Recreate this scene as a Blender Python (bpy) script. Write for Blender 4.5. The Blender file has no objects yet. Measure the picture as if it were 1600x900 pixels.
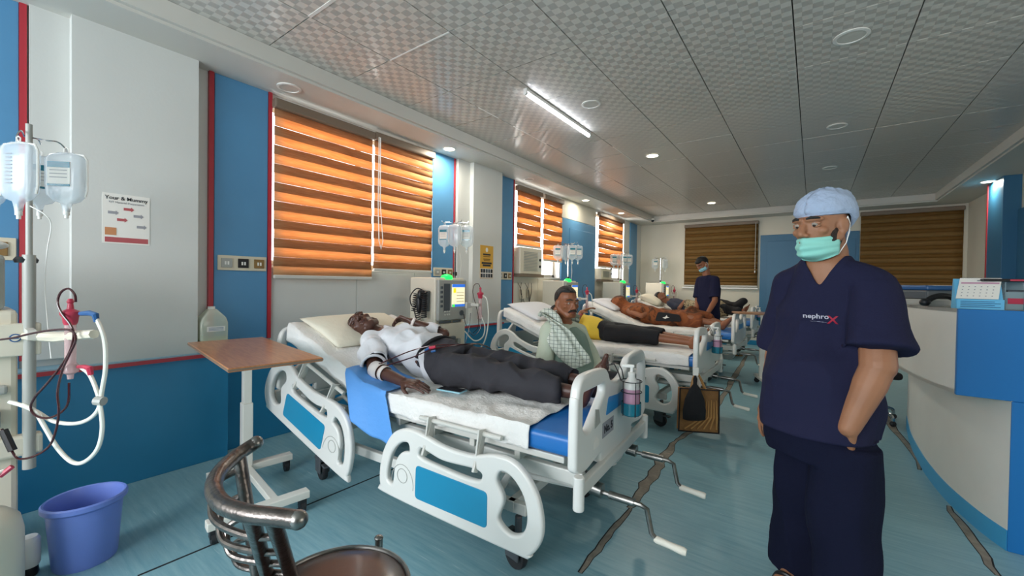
import bpy, bmesh, math, random
from mathutils import Vector as V, Matrix as M
random.seed(7)
PI = math.pi
SC = bpy.context.scene
COL = SC.collection

# ---------------------------------------------------------------- camera
FPX = 645.0
YAW, PITCH, ROLL = math.radians(36.1), math.radians(-0.75), math.radians(0.85)
CAMZ = 1.27
cy_, sy_, cp_, sp_ = math.cos(YAW), math.sin(YAW), math.cos(PITCH), math.sin(PITCH)
FW = V((-sy_*cp_, cy_*cp_, sp_)); RT0 = V((cy_, sy_, 0)); UP0 = RT0.cross(FW)
RT = RT0*math.cos(ROLL)+UP0*math.sin(ROLL); UP = -RT0*math.sin(ROLL)+UP0*math.cos(ROLL)
CAM = V((0, 0, CAMZ))
cd = bpy.data.cameras.new('camera'); cam = bpy.data.objects.new('camera', cd); COL.objects.link(cam)
cd.sensor_width = 36; cd.lens = 36*FPX/1600; cd.clip_start = 0.05; cd.clip_end = 200
cam.matrix_world = M(((RT.x, UP.x, -FW.x, CAM.x), (RT.y, UP.y, -FW.y, CAM.y), (RT.z, UP.z, -FW.z, CAM.z), (0, 0, 0, 1)))
SC.camera = cam

# ---------------------------------------------------------------- world, light, exposure
w = bpy.data.worlds.new('sky'); SC.world = w; w.use_nodes = True
bg = w.node_tree.nodes['Background']; bg.inputs[0].default_value = (0.88, 0.94, 1.0, 1); bg.inputs[1].default_value = 4.0
SC.view_settings.view_transform = 'Standard'; SC.view_settings.look = 'None'
SC.view_settings.gamma = 1; SC.view_settings.use_curve_mapping = False
SC.view_settings.exposure = 0.0
SC.cycles.use_denoising = True
SC.cycles.max_bounces = 8; SC.cycles.diffuse_bounces = 5; SC.cycles.transmission_bounces = 6; SC.cycles.transparent_max_bounces = 8
SC.cycles.sample_clamp_indirect = 6; SC.cycles.caustics_reflective = False; SC.cycles.caustics_refractive = False

def area(name, loc, size, power, color, aim, shape='RECTANGLE'):
    ld = bpy.data.lights.new(name, 'AREA'); ld.shape = shape; ld.size = size[0]
    if shape in ('RECTANGLE',): ld.size_y = size[1]
    ld.energy = power; ld.color = color
    o = bpy.data.objects.new(name, ld); COL.objects.link(o); o.location = loc
    o.rotation_euler = V(aim).to_track_quat('-Z', 'Y').to_euler()
    return o
# daylight standing outside the three windows of the left wall
area('daylight_and_fill', (-4.35, 2.35, 2.3), (1.9, 1.7), 145, (1.0, 0.95, 0.88), (1, 0, -0.30))
area('daylight_and_fill', (-4.35, 5.5, 2.3), (1.6, 1.6), 150, (1.0, 0.95, 0.88), (1, 0, -0.30))
area('daylight_and_fill', (-4.35, 8.45, 2.3), (1.7, 1.6), 130, (1.0, 0.95, 0.88), (1, 0, -0.30))
# added fill lights out of view: cool behind the camera, warm at the right
area('daylight_and_fill', (-1.6, -3.2, 1.9), (3.2, 1.5), 150, (0.92, 0.96, 1.0), (0.0, 1, -0.10))
area('daylight_and_fill', (3.9, 1.8, 1.6), (2.4, 1.6), 42, (1.0, 0.95, 0.88), (-1, 0.15, 0.05))

# ---------------------------------------------------------------- helpers
def lin(c):
    if isinstance(c, str):
        c = c.lstrip('#'); c = [int(c[i:i+2], 16)/255 for i in (0, 2, 4)]
    return tuple((x/12.92 if x <= 0.04045 else ((x+0.055)/1.055)**2.4) for x in c[:3])+(1,)
MATS = {}
def mat(name, col, rough=0.5, metal=0, bump=0, bscale=40, var=0, vscale=6, spec=None, stretch=None, emit=0, alpha=1, trans=0, col2=None, coat=0, sss=0):
    m = bpy.data.materials.new(name); m.use_nodes = True; nt = m.node_tree; N = nt.nodes; L = nt.links
    b = N['Principled BSDF']; c = lin(col)
    b.inputs['Base Color'].default_value = c; b.inputs['Roughness'].default_value = rough; b.inputs['Metallic'].default_value = metal
    if spec is not None: b.inputs['Specular IOR Level'].default_value = spec
    if coat: b.inputs['Coat Weight'].default_value = coat; b.inputs['Coat Roughness'].default_value = 0.12
    if sss: b.inputs['Subsurface Weight'].default_value = sss; b.inputs['Subsurface Radius'].default_value = (0.02, 0.008, 0.005); b.inputs['Subsurface Scale'].default_value = 0.5
    if emit: b.inputs['Emission Color'].default_value = c; b.inputs['Emission Strength'].default_value = emit
    if alpha < 1: b.inputs['Alpha'].default_value = alpha
    if trans: b.inputs['Transmission Weight'].default_value = trans
    if var or bump or col2:
        tc = N.new('ShaderNodeTexCoord'); mp = N.new('ShaderNodeMapping'); L.new(tc.outputs['Object'], mp.inputs[0])
        if stretch: mp.inputs['Scale'].default_value = stretch
    if var or col2:
        n = N.new('ShaderNodeTexNoise'); n.inputs['Scale'].default_value = vscale; n.inputs['Detail'].default_value = 6; L.new(mp.outputs[0], n.inputs[0])
        r = N.new('ShaderNodeValToRGB'); r.color_ramp.elements[0].position = 0.3; r.color_ramp.elements[1].position = 0.7
        r.color_ramp.elements[0].color = tuple(x*(1-var) for x in c[:3])+(1,)
        r.color_ramp.elements[1].color = lin(col2) if col2 else tuple(min(1, x*(1+var)) for x in c[:3])+(1,)
        L.new(n.outputs[0], r.inputs[0]); L.new(r.outputs[0], b.inputs['Base Color'])
    if bump:
        n2 = N.new('ShaderNodeTexNoise'); n2.inputs['Scale'].default_value = bscale; n2.inputs['Detail'].default_value = 4; L.new(mp.outputs[0], n2.inputs[0])
        bp = N.new('ShaderNodeBump'); bp.inputs['Strength'].default_value = bump; bp.inputs['Distance'].default_value = 0.01
        L.new(n2.outputs[0], bp.inputs['Height']); L.new(bp.outputs[0], b.inputs['Normal'])
    MATS[name] = m
    return m

class MB:
    def __init__(s, t=None): s.v = []; s.f = []; s.t = t
    def add(s, vs, fs):
        o = len(s.v)
        s.v += [(s.t @ V(p)) if s.t else V(p) for p in vs]; s.f += [[i+o for i in f] for f in fs]; return s
    def box(s, x0, x1, y0, y1, z0, z1, rot=None):
        vs = [V((x, y, z)) for z in (z0, z1) for y in (y0, y1) for x in (x0, x1)]
        if rot:
            c = V(((x0+x1)/2, (y0+y1)/2, (z0+z1)/2)); vs = [c+rot @ (p-c) for p in vs]
        return s.add(vs, [(0, 2, 3, 1), (4, 5, 7, 6), (0, 1, 5, 4), (2, 6, 7, 3), (0, 4, 6, 2), (1, 3, 7, 5)])
    def beam(s, a, b, w, h, up=(0, 0, 1)):
        a, b = V(a), V(b); d = (b-a).normalized(); sd = d.cross(V(up)).normalized(); u = sd.cross(d)
        vs = [p+sd*i*w/2+u*j*h/2 for p in (a, b) for i, j in ((-1, -1), (1, -1), (1, 1), (-1, 1))]
        return s.add(vs, [(3, 2, 1, 0), (4, 5, 6, 7), (0, 1, 5, 4), (1, 2, 6, 5), (2, 3, 7, 6), (3, 0, 4, 7)])
    def tube(s, pts, r, n=10, closed=False, caps=True):
        pts = [V(p) for p in pts]; k = len(pts); rs = r if isinstance(r, (list, tuple)) else [r]*k
        vs = []; prev = None
        for i, p in enumerate(pts):
            a = pts[i-1] if (i > 0 or closed) else p; b = pts[(i+1) % k] if (i < k-1 or closed) else p
            d = (b-a).normalized() if (b-a).length > 1e-9 else V((0, 0, 1))
            if prev is None: x = d.orthogonal().normalized()
            else:
                x = prev-d*prev.dot(d); x = x.normalized() if x.length > 1e-6 else d.orthogonal().normalized()
            prev = x; y = d.cross(x)
            vs += [p+(x*math.cos(2*PI*j/n)+y*math.sin(2*PI*j/n))*rs[i] for j in range(n)]
        fs = []
        for i in range(k if closed else k-1):
            a = i*n; b = ((i+1) % k)*n
            for j in range(n): fs.append((a+j, a+(j+1) % n, b+(j+1) % n, b+j))
        if caps and not closed: fs += [tuple(range(n-1, -1, -1)), tuple(range((k-1)*n, k*n))]
        return s.add(vs, fs)
    def cyl(s, a, b, r, n=16, r2=None): return s.tube([a, b], [r, r if r2 is None else r2], n)
    def lathe(s, prof, n=24, c=(0, 0, 0), rot=None, sx=1, sy=1, closed=False):
        vs = []; c = V(c)
        for r, z in prof:
            for j in range(n):
                p = V((r*sx*math.cos(2*PI*j/n), r*sy*math.sin(2*PI*j/n), z)); vs.append(c+(rot @ p if rot else p))
        fs = []; k = len(prof)
        for i in range(k-1):
            for j in range(n): fs.append((i*n+j, i*n+(j+1) % n, (i+1)*n+(j+1) % n, (i+1)*n+j))
        if prof[0][0] > 1e-6: fs.append(tuple(range(n-1, -1, -1)))
        if prof[-1][0] > 1e-6: fs.append(tuple(range((k-1)*n, k*n)))
        return s.add(vs, fs)
    def ell(s, c, r, rot=None, n=16, m=10):
        vs = []; c = V(c)
        for i in range(1, m):
            for j in range(n):
                t = PI*i/m; a = 2*PI*j/n; p = V((r[0]*math.sin(t)*math.cos(a), r[1]*math.sin(t)*math.sin(a), r[2]*math.cos(t)))
                vs.append(c+(rot @ p if rot else p))
        for z in (r[2], -r[2]):
            p = V((0, 0, z)); vs.append(c+(rot @ p if rot else p))
        fs = []; T = len(vs)-2; B = T+1
        for i in range(m-2):
            for j in range(n): fs.append((i*n+j, (i+1)*n+j, (i+1)*n+(j+1) % n, i*n+(j+1) % n))
        for j in range(n): fs.append((T, j, (j+1) % n)); fs.append((B, (m-2)*n+(j+1) % n, (m-2)*n+j))
        return s.add(vs, fs)
    def cap(s, a, b, ra, rb, n=14):
        a, b = V(a), V(b); d = b-a; L = d.length
        if L < 1e-6: return s.ell(a, (ra, ra, ra))
        d.normalize(); pts = []; rs = []
        for k in (-1.0, -0.92, -0.7, -0.38): pts.append(a+d*ra*k); rs.append(ra*math.sqrt(max(0.0004, 1-k*k)))
        for t in (0, .5, 1): pts.append(a+d*L*t); rs.append(ra+(rb-ra)*t)
        for k in (0.38, 0.7, 0.92, 1.0): pts.append(b+d*rb*k); rs.append(rb*math.sqrt(max(0.0004, 1-k*k)))
        return s.tube(pts, rs, n)
    def prism(s, poly, y0, y1, axis='Y', f=None):
        k = len(poly)
        def P(a, b, d):
            if f: return f(a, b, d)
            return {'Y': (a, d, b), 'X': (d, a, b), 'Z': (a, b, d)}[axis]
        vs = [P(a, b, y0) for a, b in poly]+[P(a, b, y1) for a, b in poly]
        fs = [tuple(range(k)), tuple(range(2*k-1, k-1, -1))]+[(i, i+k, (i+1) % k+k, (i+1) % k) for i in range(k)]
        return s.add(vs, fs)
    def grid(s, fn, nu, nv):
        vs = [fn(i/nu, j/nv) for j in range(nv+1) for i in range(nu+1)]
        fs = [(j*(nu+1)+i, j*(nu+1)+i+1, (j+1)*(nu+1)+i+1, (j+1)*(nu+1)+i) for j in range(nv) for i in range(nu)]
        return s.add(vs, fs)
    def build(s, name, m, parent=None, smooth=35, bevel=0, world=False, mods=None, seg=2, subs=0, solid=0):
        me = bpy.data.meshes.new(name)
        off = parent_loc(parent) if (world and parent) else V((0, 0, 0))
        me.from_pydata([tuple(p-off) for p in s.v], [], s.f)
        bm = bmesh.new(); bm.from_mesh(me); bmesh.ops.recalc_face_normals(bm, faces=bm.faces); bm.to_mesh(me); bm.free()
        if smooth: me.shade_smooth(); me.set_sharp_from_angle(angle=math.radians(smooth))
        me.materials.append(MATS[m] if isinstance(m, str) else m)
        o = bpy.data.objects.new(name, me); COL.objects.link(o)
        if parent: o.parent = parent
        if solid:
            k = o.modifiers.new('t', 'SOLIDIFY'); k.thickness = solid; k.offset = 0
        if bevel:
            k = o.modifiers.new('b', 'BEVEL'); k.width = bevel; k.segments = seg; k.limit_method = 'ANGLE'; k.angle_limit = math.radians(40)
        if subs:
            k = o.modifiers.new('s', 'SUBSURF'); k.levels = subs; k.render_levels = subs
        return o
def parent_loc(p):
    r = V((0, 0, 0))
    while p: r = r+V(p.location); p = p.parent
    return r
def tag(o, label=None, cat=None, group=None, kind=None):
    if label: o['label'] = label
    if cat: o['category'] = cat
    if group: o['group'] = group
    if kind: o['kind'] = kind
    return o
def thing(name, label, cat, loc=(0, 0, 0), rz=0, group=None):
    o = bpy.data.objects.new(name, None); COL.objects.link(o); o.location = loc; o.rotation_euler = (0, 0, rz)
    o.empty_display_size = 0.1
    return tag(o, label, cat, group)
def kids(o): return [c for c in bpy.data.objects if c.parent == o]
def copy_tree(o, parent=None):
    ch = KID.get(o.name) if False else kids(o)
    c = o.copy(); COL.objects.link(c); c.parent = parent
    for k in ch: copy_tree(k, c)
    return c
def struct(o): o['kind'] = 'structure'; return o
def curve_plate(name, loops, thick, m, parent=None, bev=0.0, frame=None, res=6):
    """filled flat plate with holes and rounded edges; loops = [(points, cyclic smooth?)]; frame maps curve x,y,z to local"""
    cu = bpy.data.curves.new(name, 'CURVE'); cu.dimensions = '2D'; cu.fill_mode = 'BOTH'; cu.extrude = thick/2-bev; cu.bevel_depth = bev; cu.bevel_resolution = 3
    for pts in loops:
        sp = cu.splines.new('POLY'); sp.points.add(len(pts)-1); sp.use_cyclic_u = True
        for i, p in enumerate(pts): sp.points[i].co = (p[0], p[1], 0, 1)
    t = bpy.data.objects.new('t', cu); COL.objects.link(t)
    dg = bpy.context.evaluated_depsgraph_get(); me = bpy.data.meshes.new_from_object(t.evaluated_get(dg)); me.name = name
    bpy.data.objects.remove(t)
    if frame: me.transform(frame)
    me.materials.clear(); me.materials.append(MATS[m]); me.shade_smooth(); me.set_sharp_from_angle(angle=math.radians(40))
    o = bpy.data.objects.new(name, me); COL.objects.link(o); o.parent = parent
    return o
def rpoly(pts, rad, n=5):
    """round the corners of a polygon; rad a number or one per corner"""
    out = []; k = len(pts); pts = [V((p[0], p[1])) for p in pts]
    for i, p in enumerate(pts):
        r = rad[i] if isinstance(rad, (list, tuple)) else rad
        a, b = (pts[i-1]-p), (pts[(i+1) % k]-p)
        if r <= 0: out.append(tuple(p)); continue
        d = min(r, a.length*.49, b.length*.49)
        A = p+a.normalized()*d; B = p+b.normalized()*d
        for j in range(n+1):
            t = j/n; out.append(tuple((1-t)**2*A+2*t*(1-t)*p+t*t*B))
    return out
def spline(pts, n=8, closed=False):
    pts = [V(p) for p in pts]; k = len(pts); out = []
    for i in range(k if closed else k-1):
        if closed: p0, p1, p2, p3 = pts[i-1], pts[i], pts[(i+1) % k], pts[(i+2) % k]
        else: p0, p1, p2, p3 = pts[max(i-1, 0)], pts[i], pts[i+1], pts[min(i+2, k-1)]
        for j in range(n):
            t = j/n
            out.append(0.5*((2*p1)+(p2-p0)*t+(2*p0-5*p1+4*p2-p3)*t*t+(3*p1-p0-3*p2+p3)*t**3))
    if not closed: out.append(pts[-1])
    return out
def text(name, s, size, m, loc, xdir, ydir, parent=None, world=False, thick=0.0006, align='CENTER', bold=0):
    cu = bpy.data.curves.new(name, 'FONT'); cu.body = s; cu.size = size; cu.extrude = thick; cu.align_x = align; cu.align_y = 'CENTER'; cu.resolution_u = 3
    cu.offset = bold
    t = bpy.data.objects.new('t', cu); COL.objects.link(t)
    dg = bpy.context.evaluated_depsgraph_get(); me = bpy.data.meshes.new_from_object(t.evaluated_get(dg)); me.name = name
    bpy.data.objects.remove(t)
    x = V(xdir).normalized(); z = x.cross(V(ydir)).normalized(); y = z.cross(x); l = V(loc)
    if world and parent: l = l-parent_loc(parent)
    me.transform(M(((x.x, y.x, z.x, l.x), (x.y, y.y, z.y, l.y), (x.z, y.z, z.z, l.z), (0, 0, 0, 1))))
    me.materials.clear(); me.materials.append(MATS[m])
    o = bpy.data.objects.new(name, me); COL.objects.link(o); o.parent = parent
    return o
def at(px, py, ax, v):
    """the point of plane axis=v seen at a spot of the survey photograph (used for measuring positions)"""
    d = FW+RT*(px-800)/FPX-UP*(py-450)/FPX
    return CAM+d*((v-CAM[ax])/d[ax])
def P(px, py, dep): return CAM+(FW+RT*(px-800)/FPX-UP*(py-450)/FPX)*dep

# ---------------------------------------------------------------- materials
mat('wall_paint', '#d2d3cf', 0.55, bump=0.05, bscale=60, var=0.03, vscale=2)
mat('cream_paint', '#d8d3c4', 0.6, bump=0.04, var=0.03, vscale=2)
mat('soffit_paint', '#cfccc4', 0.6, bump=0.03, var=0.02, vscale=2)
mat('blue_panel', '#5590bb', 0.42, bump=0.03, bscale=90, var=0.04, vscale=3)
mat('deep_blue', '#2583b0', 0.4, bump=0.03, bscale=90, var=0.05, vscale=3)
mat('red_trim', '#b3303c', 0.35)
mat('ledge', '#8fb9cc', 0.35)
mat('dark_gap', '#1c1c1c', 0.9)
mat('gap_grey', '#4a4845', 0.9)
mat('white_plastic', '#e9e8e3', 0.32, var=0.02)
mat('bed_plastic', '#e4e3de', 0.3, bump=0.02, bscale=200, coat=0.15)
mat('bed_metal', '#d9d8d2', 0.35, spec=0.6)
mat('rail_teal', '#1c8bb4', 0.35)
mat('mattress_blue', '#1a6db8', 0.38, bump=0.15, bscale=18, coat=0.1)
mat('sticker_blue', '#2f8ed0', 0.35)
mat('rubber', '#232427', 0.65)
mat('caster_grey', '#4d5054', 0.45)
mat('chrome', '#c9c9c9', 0.18, metal=1)
mat('steel', '#8b8985', 0.3, metal=1, var=0.25, vscale=25)
mat('dark_steel', '#6a6460', 0.3, metal=1, bump=0.25, bscale=55, var=0.35, vscale=18)
mat('brown_seat', '#3a2823', 0.3, bump=0.05, coat=0.3)
mat('grip_white', '#e5e0d2', 0.5, bump=0.2, bscale=80)
mat('machine_cream', '#ddd6c4', 0.38, var=0.02)
mat('machine_grey', '#a7a8a2', 0.4)
mat('machine_dark', '#4f565c', 0.4)
mat('cable_black', '#1b1a1d', 0.45)
mat('blood', '#3c0c14', 0.2, coat=0.4)
mat('dialysate', '#e6e6dc', 0.2, coat=0.4)
mat('red_cap', '#bb3850', 0.3)
mat('blue_clip', '#2b5a8f', 0.3)
mat('wood_frame', '#7a6a5a', 0.5)
mat('black_plastic', '#17171a', 0.35)
mat('paper', '#ece9e2', 0.7)
mat('print_dark', '#2a2c33', 0.7)
mat('print_red', '#b4585c', 0.7)
mat('print_orange', '#c98a5e', 0.7)
mat('yellow_paper', '#d8a640', 0.6)
mat('sky_blue_card', '#6cc1ec', 0.5)
mat('print_pink', '#c796ae', 0.6)
mat('print_grey', '#9a9aa0', 0.6)
mat('bucket_blue', '#6d84cf', 0.35, coat=0.1, var=0.03)
mat('otable_metal', '#e2dfd5', 0.35)
mat('socket_plate', '#d8cfb8', 0.4)
mat('socket_brown', '#8a6a3a', 0.4)
mat('led_green', '#12e04a', 0.3, emit=2.5)
mat('lamp_on', '#fff2d0', 0.4, emit=14)
mat('tube_on', '#f2f6ff', 0.4, emit=16)
mat('gold_print', '#8a6420', 0.6)
mat('navy_scrub', '#20213a', 0.85, bump=0.25, bscale=260, spec=0.15)
mat('navy_trouser', '#14172b', 0.88, bump=0.25, bscale=260, spec=0.12)
mat('skin_tan', '#99694c', 0.58, bump=0.08, bscale=120, var=0.06, vscale=12, sss=0.05)
mat('skin_brown', '#8c583c', 0.5, bump=0.08, bscale=120, var=0.07, vscale=12)
mat('skin_dark', '#4f3127', 0.42, bump=0.1, bscale=110, var=0.12, vscale=14)
mat('hair_black', '#121112', 0.55, bump=0.6, bscale=140)
mat('white_cloth', '#d6d7db', 0.8, bump=0.25, bscale=30)
mat('sheet_cloth', '#eae8e4', 0.88, bump=0.55, bscale=60)
mat('trouser_grey', '#2e2d33', 0.85, bump=0.25, bscale=30)
mat('green_shirt', '#bcc6b3', 0.85, bump=0.2, bscale=40)
mat('vest_green', '#768d82', 0.85, bump=0.2, bscale=40)
mat('yellow_cloth', '#d9b83c', 0.8, bump=0.3, bscale=35)
mat('black_cloth', '#16161b', 0.85, bump=0.3, bscale=35)
mat('mask_green', '#8ed2c5', 0.75, bump=0.12, bscale=60)
mat('mask_blue', '#8fc4cf', 0.75, bump=0.12, bscale=60)
mat('cap_blue', '#a3b3cc', 0.9, bump=0.7, bscale=38, var=0.05, vscale=10)
mat('bandage', '#e6ddd8', 0.85, bump=0.3, bscale=120)
mat('underpad', '#5e9fe6', 0.6, bump=0.35, bscale=22)
mat('phone_glass', '#0a0b0e', 0.08, spec=0.6)
mat('phone_case', '#8fc0cf', 0.3)
mat('pillow_cloth', '#e6e0cd', 0.85, bump=0.35, bscale=22)
mat('eye_white', '#9c9288', 0.6, spec=.2)
mat('iris', '#20130c', 0.3); mat('stubble', '#2b201a', 0.8, bump=0.5, bscale=200)
mat('lip', '#7a4238', 0.45)
mat('dark_lip', '#472a26', 0.45)
mat('jute', '#8a6238', 0.85, bump=0.5, bscale=150, var=0.25, vscale=12)
mat('jute_print', '#b98a52', 0.85)
mat('logo_white', '#e8e6ee', 0.6)
mat('logo_red', '#d02245', 0.6)
mat('nail', '#c49a86', 0.35)
mat('counter_white', '#dedcd4', 0.4, var=0.02)
mat('counter_blue', '#1572b8', 0.45, bump=0.03, bscale=120)
mat('counter_base', '#3f9fd0', 0.4)
mat('tray_metal', '#d0cfc8', 0.4)

def glassy(name, col, alpha=0.45, rough=0.12):
    m = mat(name, col, rough); b = m.node_tree.nodes['Principled BSDF']
    b.inputs['Alpha'].default_value = alpha; b.inputs['Specular IOR Level'].default_value = 0.8
    return m
glassy('bag_clear', '#dfeaf2', 0.42); glassy('glass', '#dfeeee', 0.12, 0.03); glassy('bottle_clear', '#e3ead8', 0.55)
glassy('yellow_fluid', '#cfcf8a', 0.8, 0.2); glassy('teal_liquid', '#1d7f96', 0.85); glassy('dialyzer_clear', '#d9b9b9', 0.6)
glassy('tray_clear', '#a9c0c6', 0.5)

def wood(name, c1, c2, rough=0.3, sc=(1, 14, 14), coat=0.2):
    m = bpy.data.materials.new(name); m.use_nodes = True; nt = m.node_tree; N = nt.nodes; L = nt.links; b = N['Principled BSDF']
    tc = N.new('ShaderNodeTexCoord'); mp = N.new('ShaderNodeMapping'); mp.inputs['Scale'].default_value = sc; n = N.new('ShaderNodeTexNoise')
    n.inputs['Scale'].default_value = 3; n.inputs['Detail'].default_value = 8; n.inputs['Distortion'].default_value = 0.4
    r = N.new('ShaderNodeValToRGB'); r.color_ramp.elements[0].color = lin(c1); r.color_ramp.elements[1].color = lin(c2)
    r.color_ramp.elements[0].position = .35; r.color_ramp.elements[1].position = .65
    L.new(tc.outputs['Object'], mp.inputs[0]); L.new(mp.outputs[0], n.inputs[0]); L.new(n.outputs[0], r.inputs[0]); L.new(r.outputs[0], b.inputs['Base Color'])
    b.inputs['Roughness'].default_value = rough; b.inputs['Coat Weight'].default_value = coat
    MATS[name] = m; return m
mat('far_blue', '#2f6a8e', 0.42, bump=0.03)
wood('table_laminate', '#a5683c', '#bd8050', 0.28, (3, 25, 25))

def floor_mat():
    m = bpy.data.materials.new('vinyl_floor'); m.use_nodes = True; nt = m.node_tree; N = nt.nodes; L = nt.links; b = N['Principled BSDF']
    tc = N.new('ShaderNodeTexCoord'); mp = N.new('ShaderNodeMapping'); mp.inputs['Rotation'].default_value = (0, 0, math.radians(-4)); mp.inputs['Scale'].default_value = (1, 14, 1)
    mp.inputs['Rotation'].default_value = (0, 0, math.radians(86))
    n = N.new('ShaderNodeTexNoise'); n.inputs['Scale'].default_value = 3.2; n.inputs['Detail'].default_value = 8; n.inputs['Roughness'].default_value = .65
    n2 = N.new('ShaderNodeTexNoise'); n2.inputs['Scale'].default_value = 1.1; n2.inputs['Detail'].default_value = 4
    r = N.new('ShaderNodeValToRGB'); e = r.color_ramp.elements; e[0].position = .3; e[0].color = lin('#6f9fae'); e[1].position = .72; e[1].color = lin('#93bac2')
    L.new(tc.outputs['Object'], mp.inputs[0]); L.new(mp.outputs[0], n.inputs[0]); L.new(tc.outputs['Object'], n2.inputs[0]); L.new(n.outputs[0], r.inputs[0])
    mx = N.new('ShaderNodeMixRGB'); mx.blend_type = 'MULTIPLY'; mx.inputs[0].default_value = .35; r2 = N.new('ShaderNodeValToRGB')
    r2.color_ramp.elements[0].color = (.72, .72, .72, 1); r2.color_ramp.elements[0].position = .35; r2.color_ramp.elements[1].position = .6
    L.new(n2.outputs[0], r2.inputs[0]); L.new(r.outputs[0], mx.inputs[1]); L.new(r2.outputs[0], mx.inputs[2]); L.new(mx.outputs[0], b.inputs['Base Color'])
    rr = N.new('ShaderNodeMapRange'); rr.inputs[3].default_value = .22; rr.inputs[4].default_value = .5; L.new(n.outputs[0], rr.inputs[0]); L.new(rr.outputs[0], b.inputs['Roughness'])
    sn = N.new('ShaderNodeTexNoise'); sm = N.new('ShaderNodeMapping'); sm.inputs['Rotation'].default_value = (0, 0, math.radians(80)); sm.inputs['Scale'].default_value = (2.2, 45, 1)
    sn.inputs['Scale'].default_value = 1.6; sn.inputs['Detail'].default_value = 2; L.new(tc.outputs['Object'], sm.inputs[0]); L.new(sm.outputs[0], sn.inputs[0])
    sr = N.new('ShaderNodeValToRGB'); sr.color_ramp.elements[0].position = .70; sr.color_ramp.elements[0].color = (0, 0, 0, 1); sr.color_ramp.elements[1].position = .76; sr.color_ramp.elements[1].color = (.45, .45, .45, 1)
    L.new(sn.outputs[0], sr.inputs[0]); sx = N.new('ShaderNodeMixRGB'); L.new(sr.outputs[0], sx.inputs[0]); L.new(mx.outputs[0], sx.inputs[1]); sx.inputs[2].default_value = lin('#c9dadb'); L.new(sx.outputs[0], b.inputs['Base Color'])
    MATS['vinyl_floor'] = m
floor_mat()
mat('floor_substrate', '#857e72', 0.8, bump=0.6, bscale=40, var=0.25, vscale=14)
mat('seam_dark', '#171a1c', 0.8)

def tile_mat():
    m = bpy.data.materials.new('ceiling_tile'); m.use_nodes = True; nt = m.node_tree; N = nt.nodes; L = nt.links; b = N['Principled BSDF']
    tc = N.new('ShaderNodeTexCoord'); ck = N.new('ShaderNodeTexChecker'); ck.inputs['Scale'].default_value = 1/0.05
    ck.inputs[1].default_value = lin('#dcd7cf'); ck.inputs[2].default_value = lin('#bcb7b0')
    nz = N.new('ShaderNodeTexNoise'); nz.inputs['Scale'].default_value = 9; ad = N.new('ShaderNodeVectorMath'); ad.operation = 'MULTIPLY_ADD'
    ad.inputs[1].default_value = (0.012, 0.012, 0.0)
    L.new(tc.outputs['Object'], nz.inputs[0]); L.new(nz.outputs[1], ad.inputs[0]); L.new(tc.outputs['Object'], ad.inputs[2])
    of = N.new('ShaderNodeVectorMath'); of.operation = 'ADD'; of.inputs[1].default_value = (0, 0, 0.02)
    L.new(ad.outputs[0], of.inputs[0]); L.new(of.outputs[0], ck.inputs[0]); L.new(ck.outputs[0], b.inputs['Base Color'])
    mr = N.new('ShaderNodeMapRange'); mr.inputs[3].default_value = .5; mr.inputs[4].default_value = .25; L.new(ck.outputs[1], mr.inputs[0]); L.new(mr.outputs[0], b.inputs['Roughness'])
    bp = N.new('ShaderNodeBump'); bp.inputs['Strength'].default_value = .25; bp.inputs['Distance'].default_value = .002; L.new(ck.outputs[1], bp.inputs['Height']); L.new(bp.outputs[0], b.inputs['Normal'])
    MATS['ceiling_tile'] = m
tile_mat()

def blind_mat(name, c1, c2, trans, tcol):
    m = bpy.data.materials.new(name); m.use_nodes = True; nt = m.node_tree; N = nt.nodes; L = nt.links
    N.remove(N['Principled BSDF']); out = N['Material Output']
    tc = N.new('ShaderNodeTexCoord'); mp = N.new('ShaderNodeMapping'); mp.inputs['Scale'].default_value = (2, 2.5, 60); n = N.new('ShaderNodeTexNoise')
    n.inputs['Scale'].default_value = 3; n.inputs['Detail'].default_value = 6; r = N.new('ShaderNodeValToRGB'); r.color_ramp.elements[0].color = lin(c1); r.color_ramp.elements[1].color = lin(c2)
    r.color_ramp.elements[0].position = .3; r.color_ramp.elements[1].position = .7
    L.new(tc.outputs['Object'], mp.inputs[0]); L.new(mp.outputs[0], n.inputs[0]); L.new(n.outputs[0], r.inputs[0])
    d = N.new('ShaderNodeBsdfDiffuse'); t = N.new('ShaderNodeBsdfTranslucent'); mx = N.new('ShaderNodeMixShader'); mx.inputs[0].default_value = trans
    ml = N.new('ShaderNodeMixRGB'); ml.blend_type = 'MULTIPLY'; ml.inputs[0].default_value = 1; ml.inputs[2].default_value = lin(tcol)
    L.new(r.outputs[0], d.inputs[0]); L.new(r.outputs[0], ml.inputs[1]); L.new(ml.outputs[0], t.inputs[0]); L.new(d.outputs[0], mx.inputs[1]); L.new(t.outputs[0], mx.inputs[2]); L.new(mx.outputs[0], out.inputs[0])
    MATS[name] = m
blind_mat('blind_light', '#d6ab7a', '#e6c79e', 0.5, '#ffe6cc')
blind_mat('blind_dark', '#98714f', '#b08a66', 0.32, '#ffd9b8')
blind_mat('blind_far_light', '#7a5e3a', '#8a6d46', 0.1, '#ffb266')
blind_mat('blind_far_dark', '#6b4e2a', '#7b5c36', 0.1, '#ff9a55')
# ================================================================ THE ROOM
ZT, ZS = 2.88, 2.745        # tile plane, underside of the bulkhead
YF, YB = 10.3, -3.4         # far wall, wall behind the photographer
XR = 2.12
XW = -3.52                  # plane of the window wall
fl = MB().box(XW-.3, 4.4, YB-.2, YF+.3, -.12, 0).build('floor', 'vinyl_floor'); struct(fl)
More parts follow.
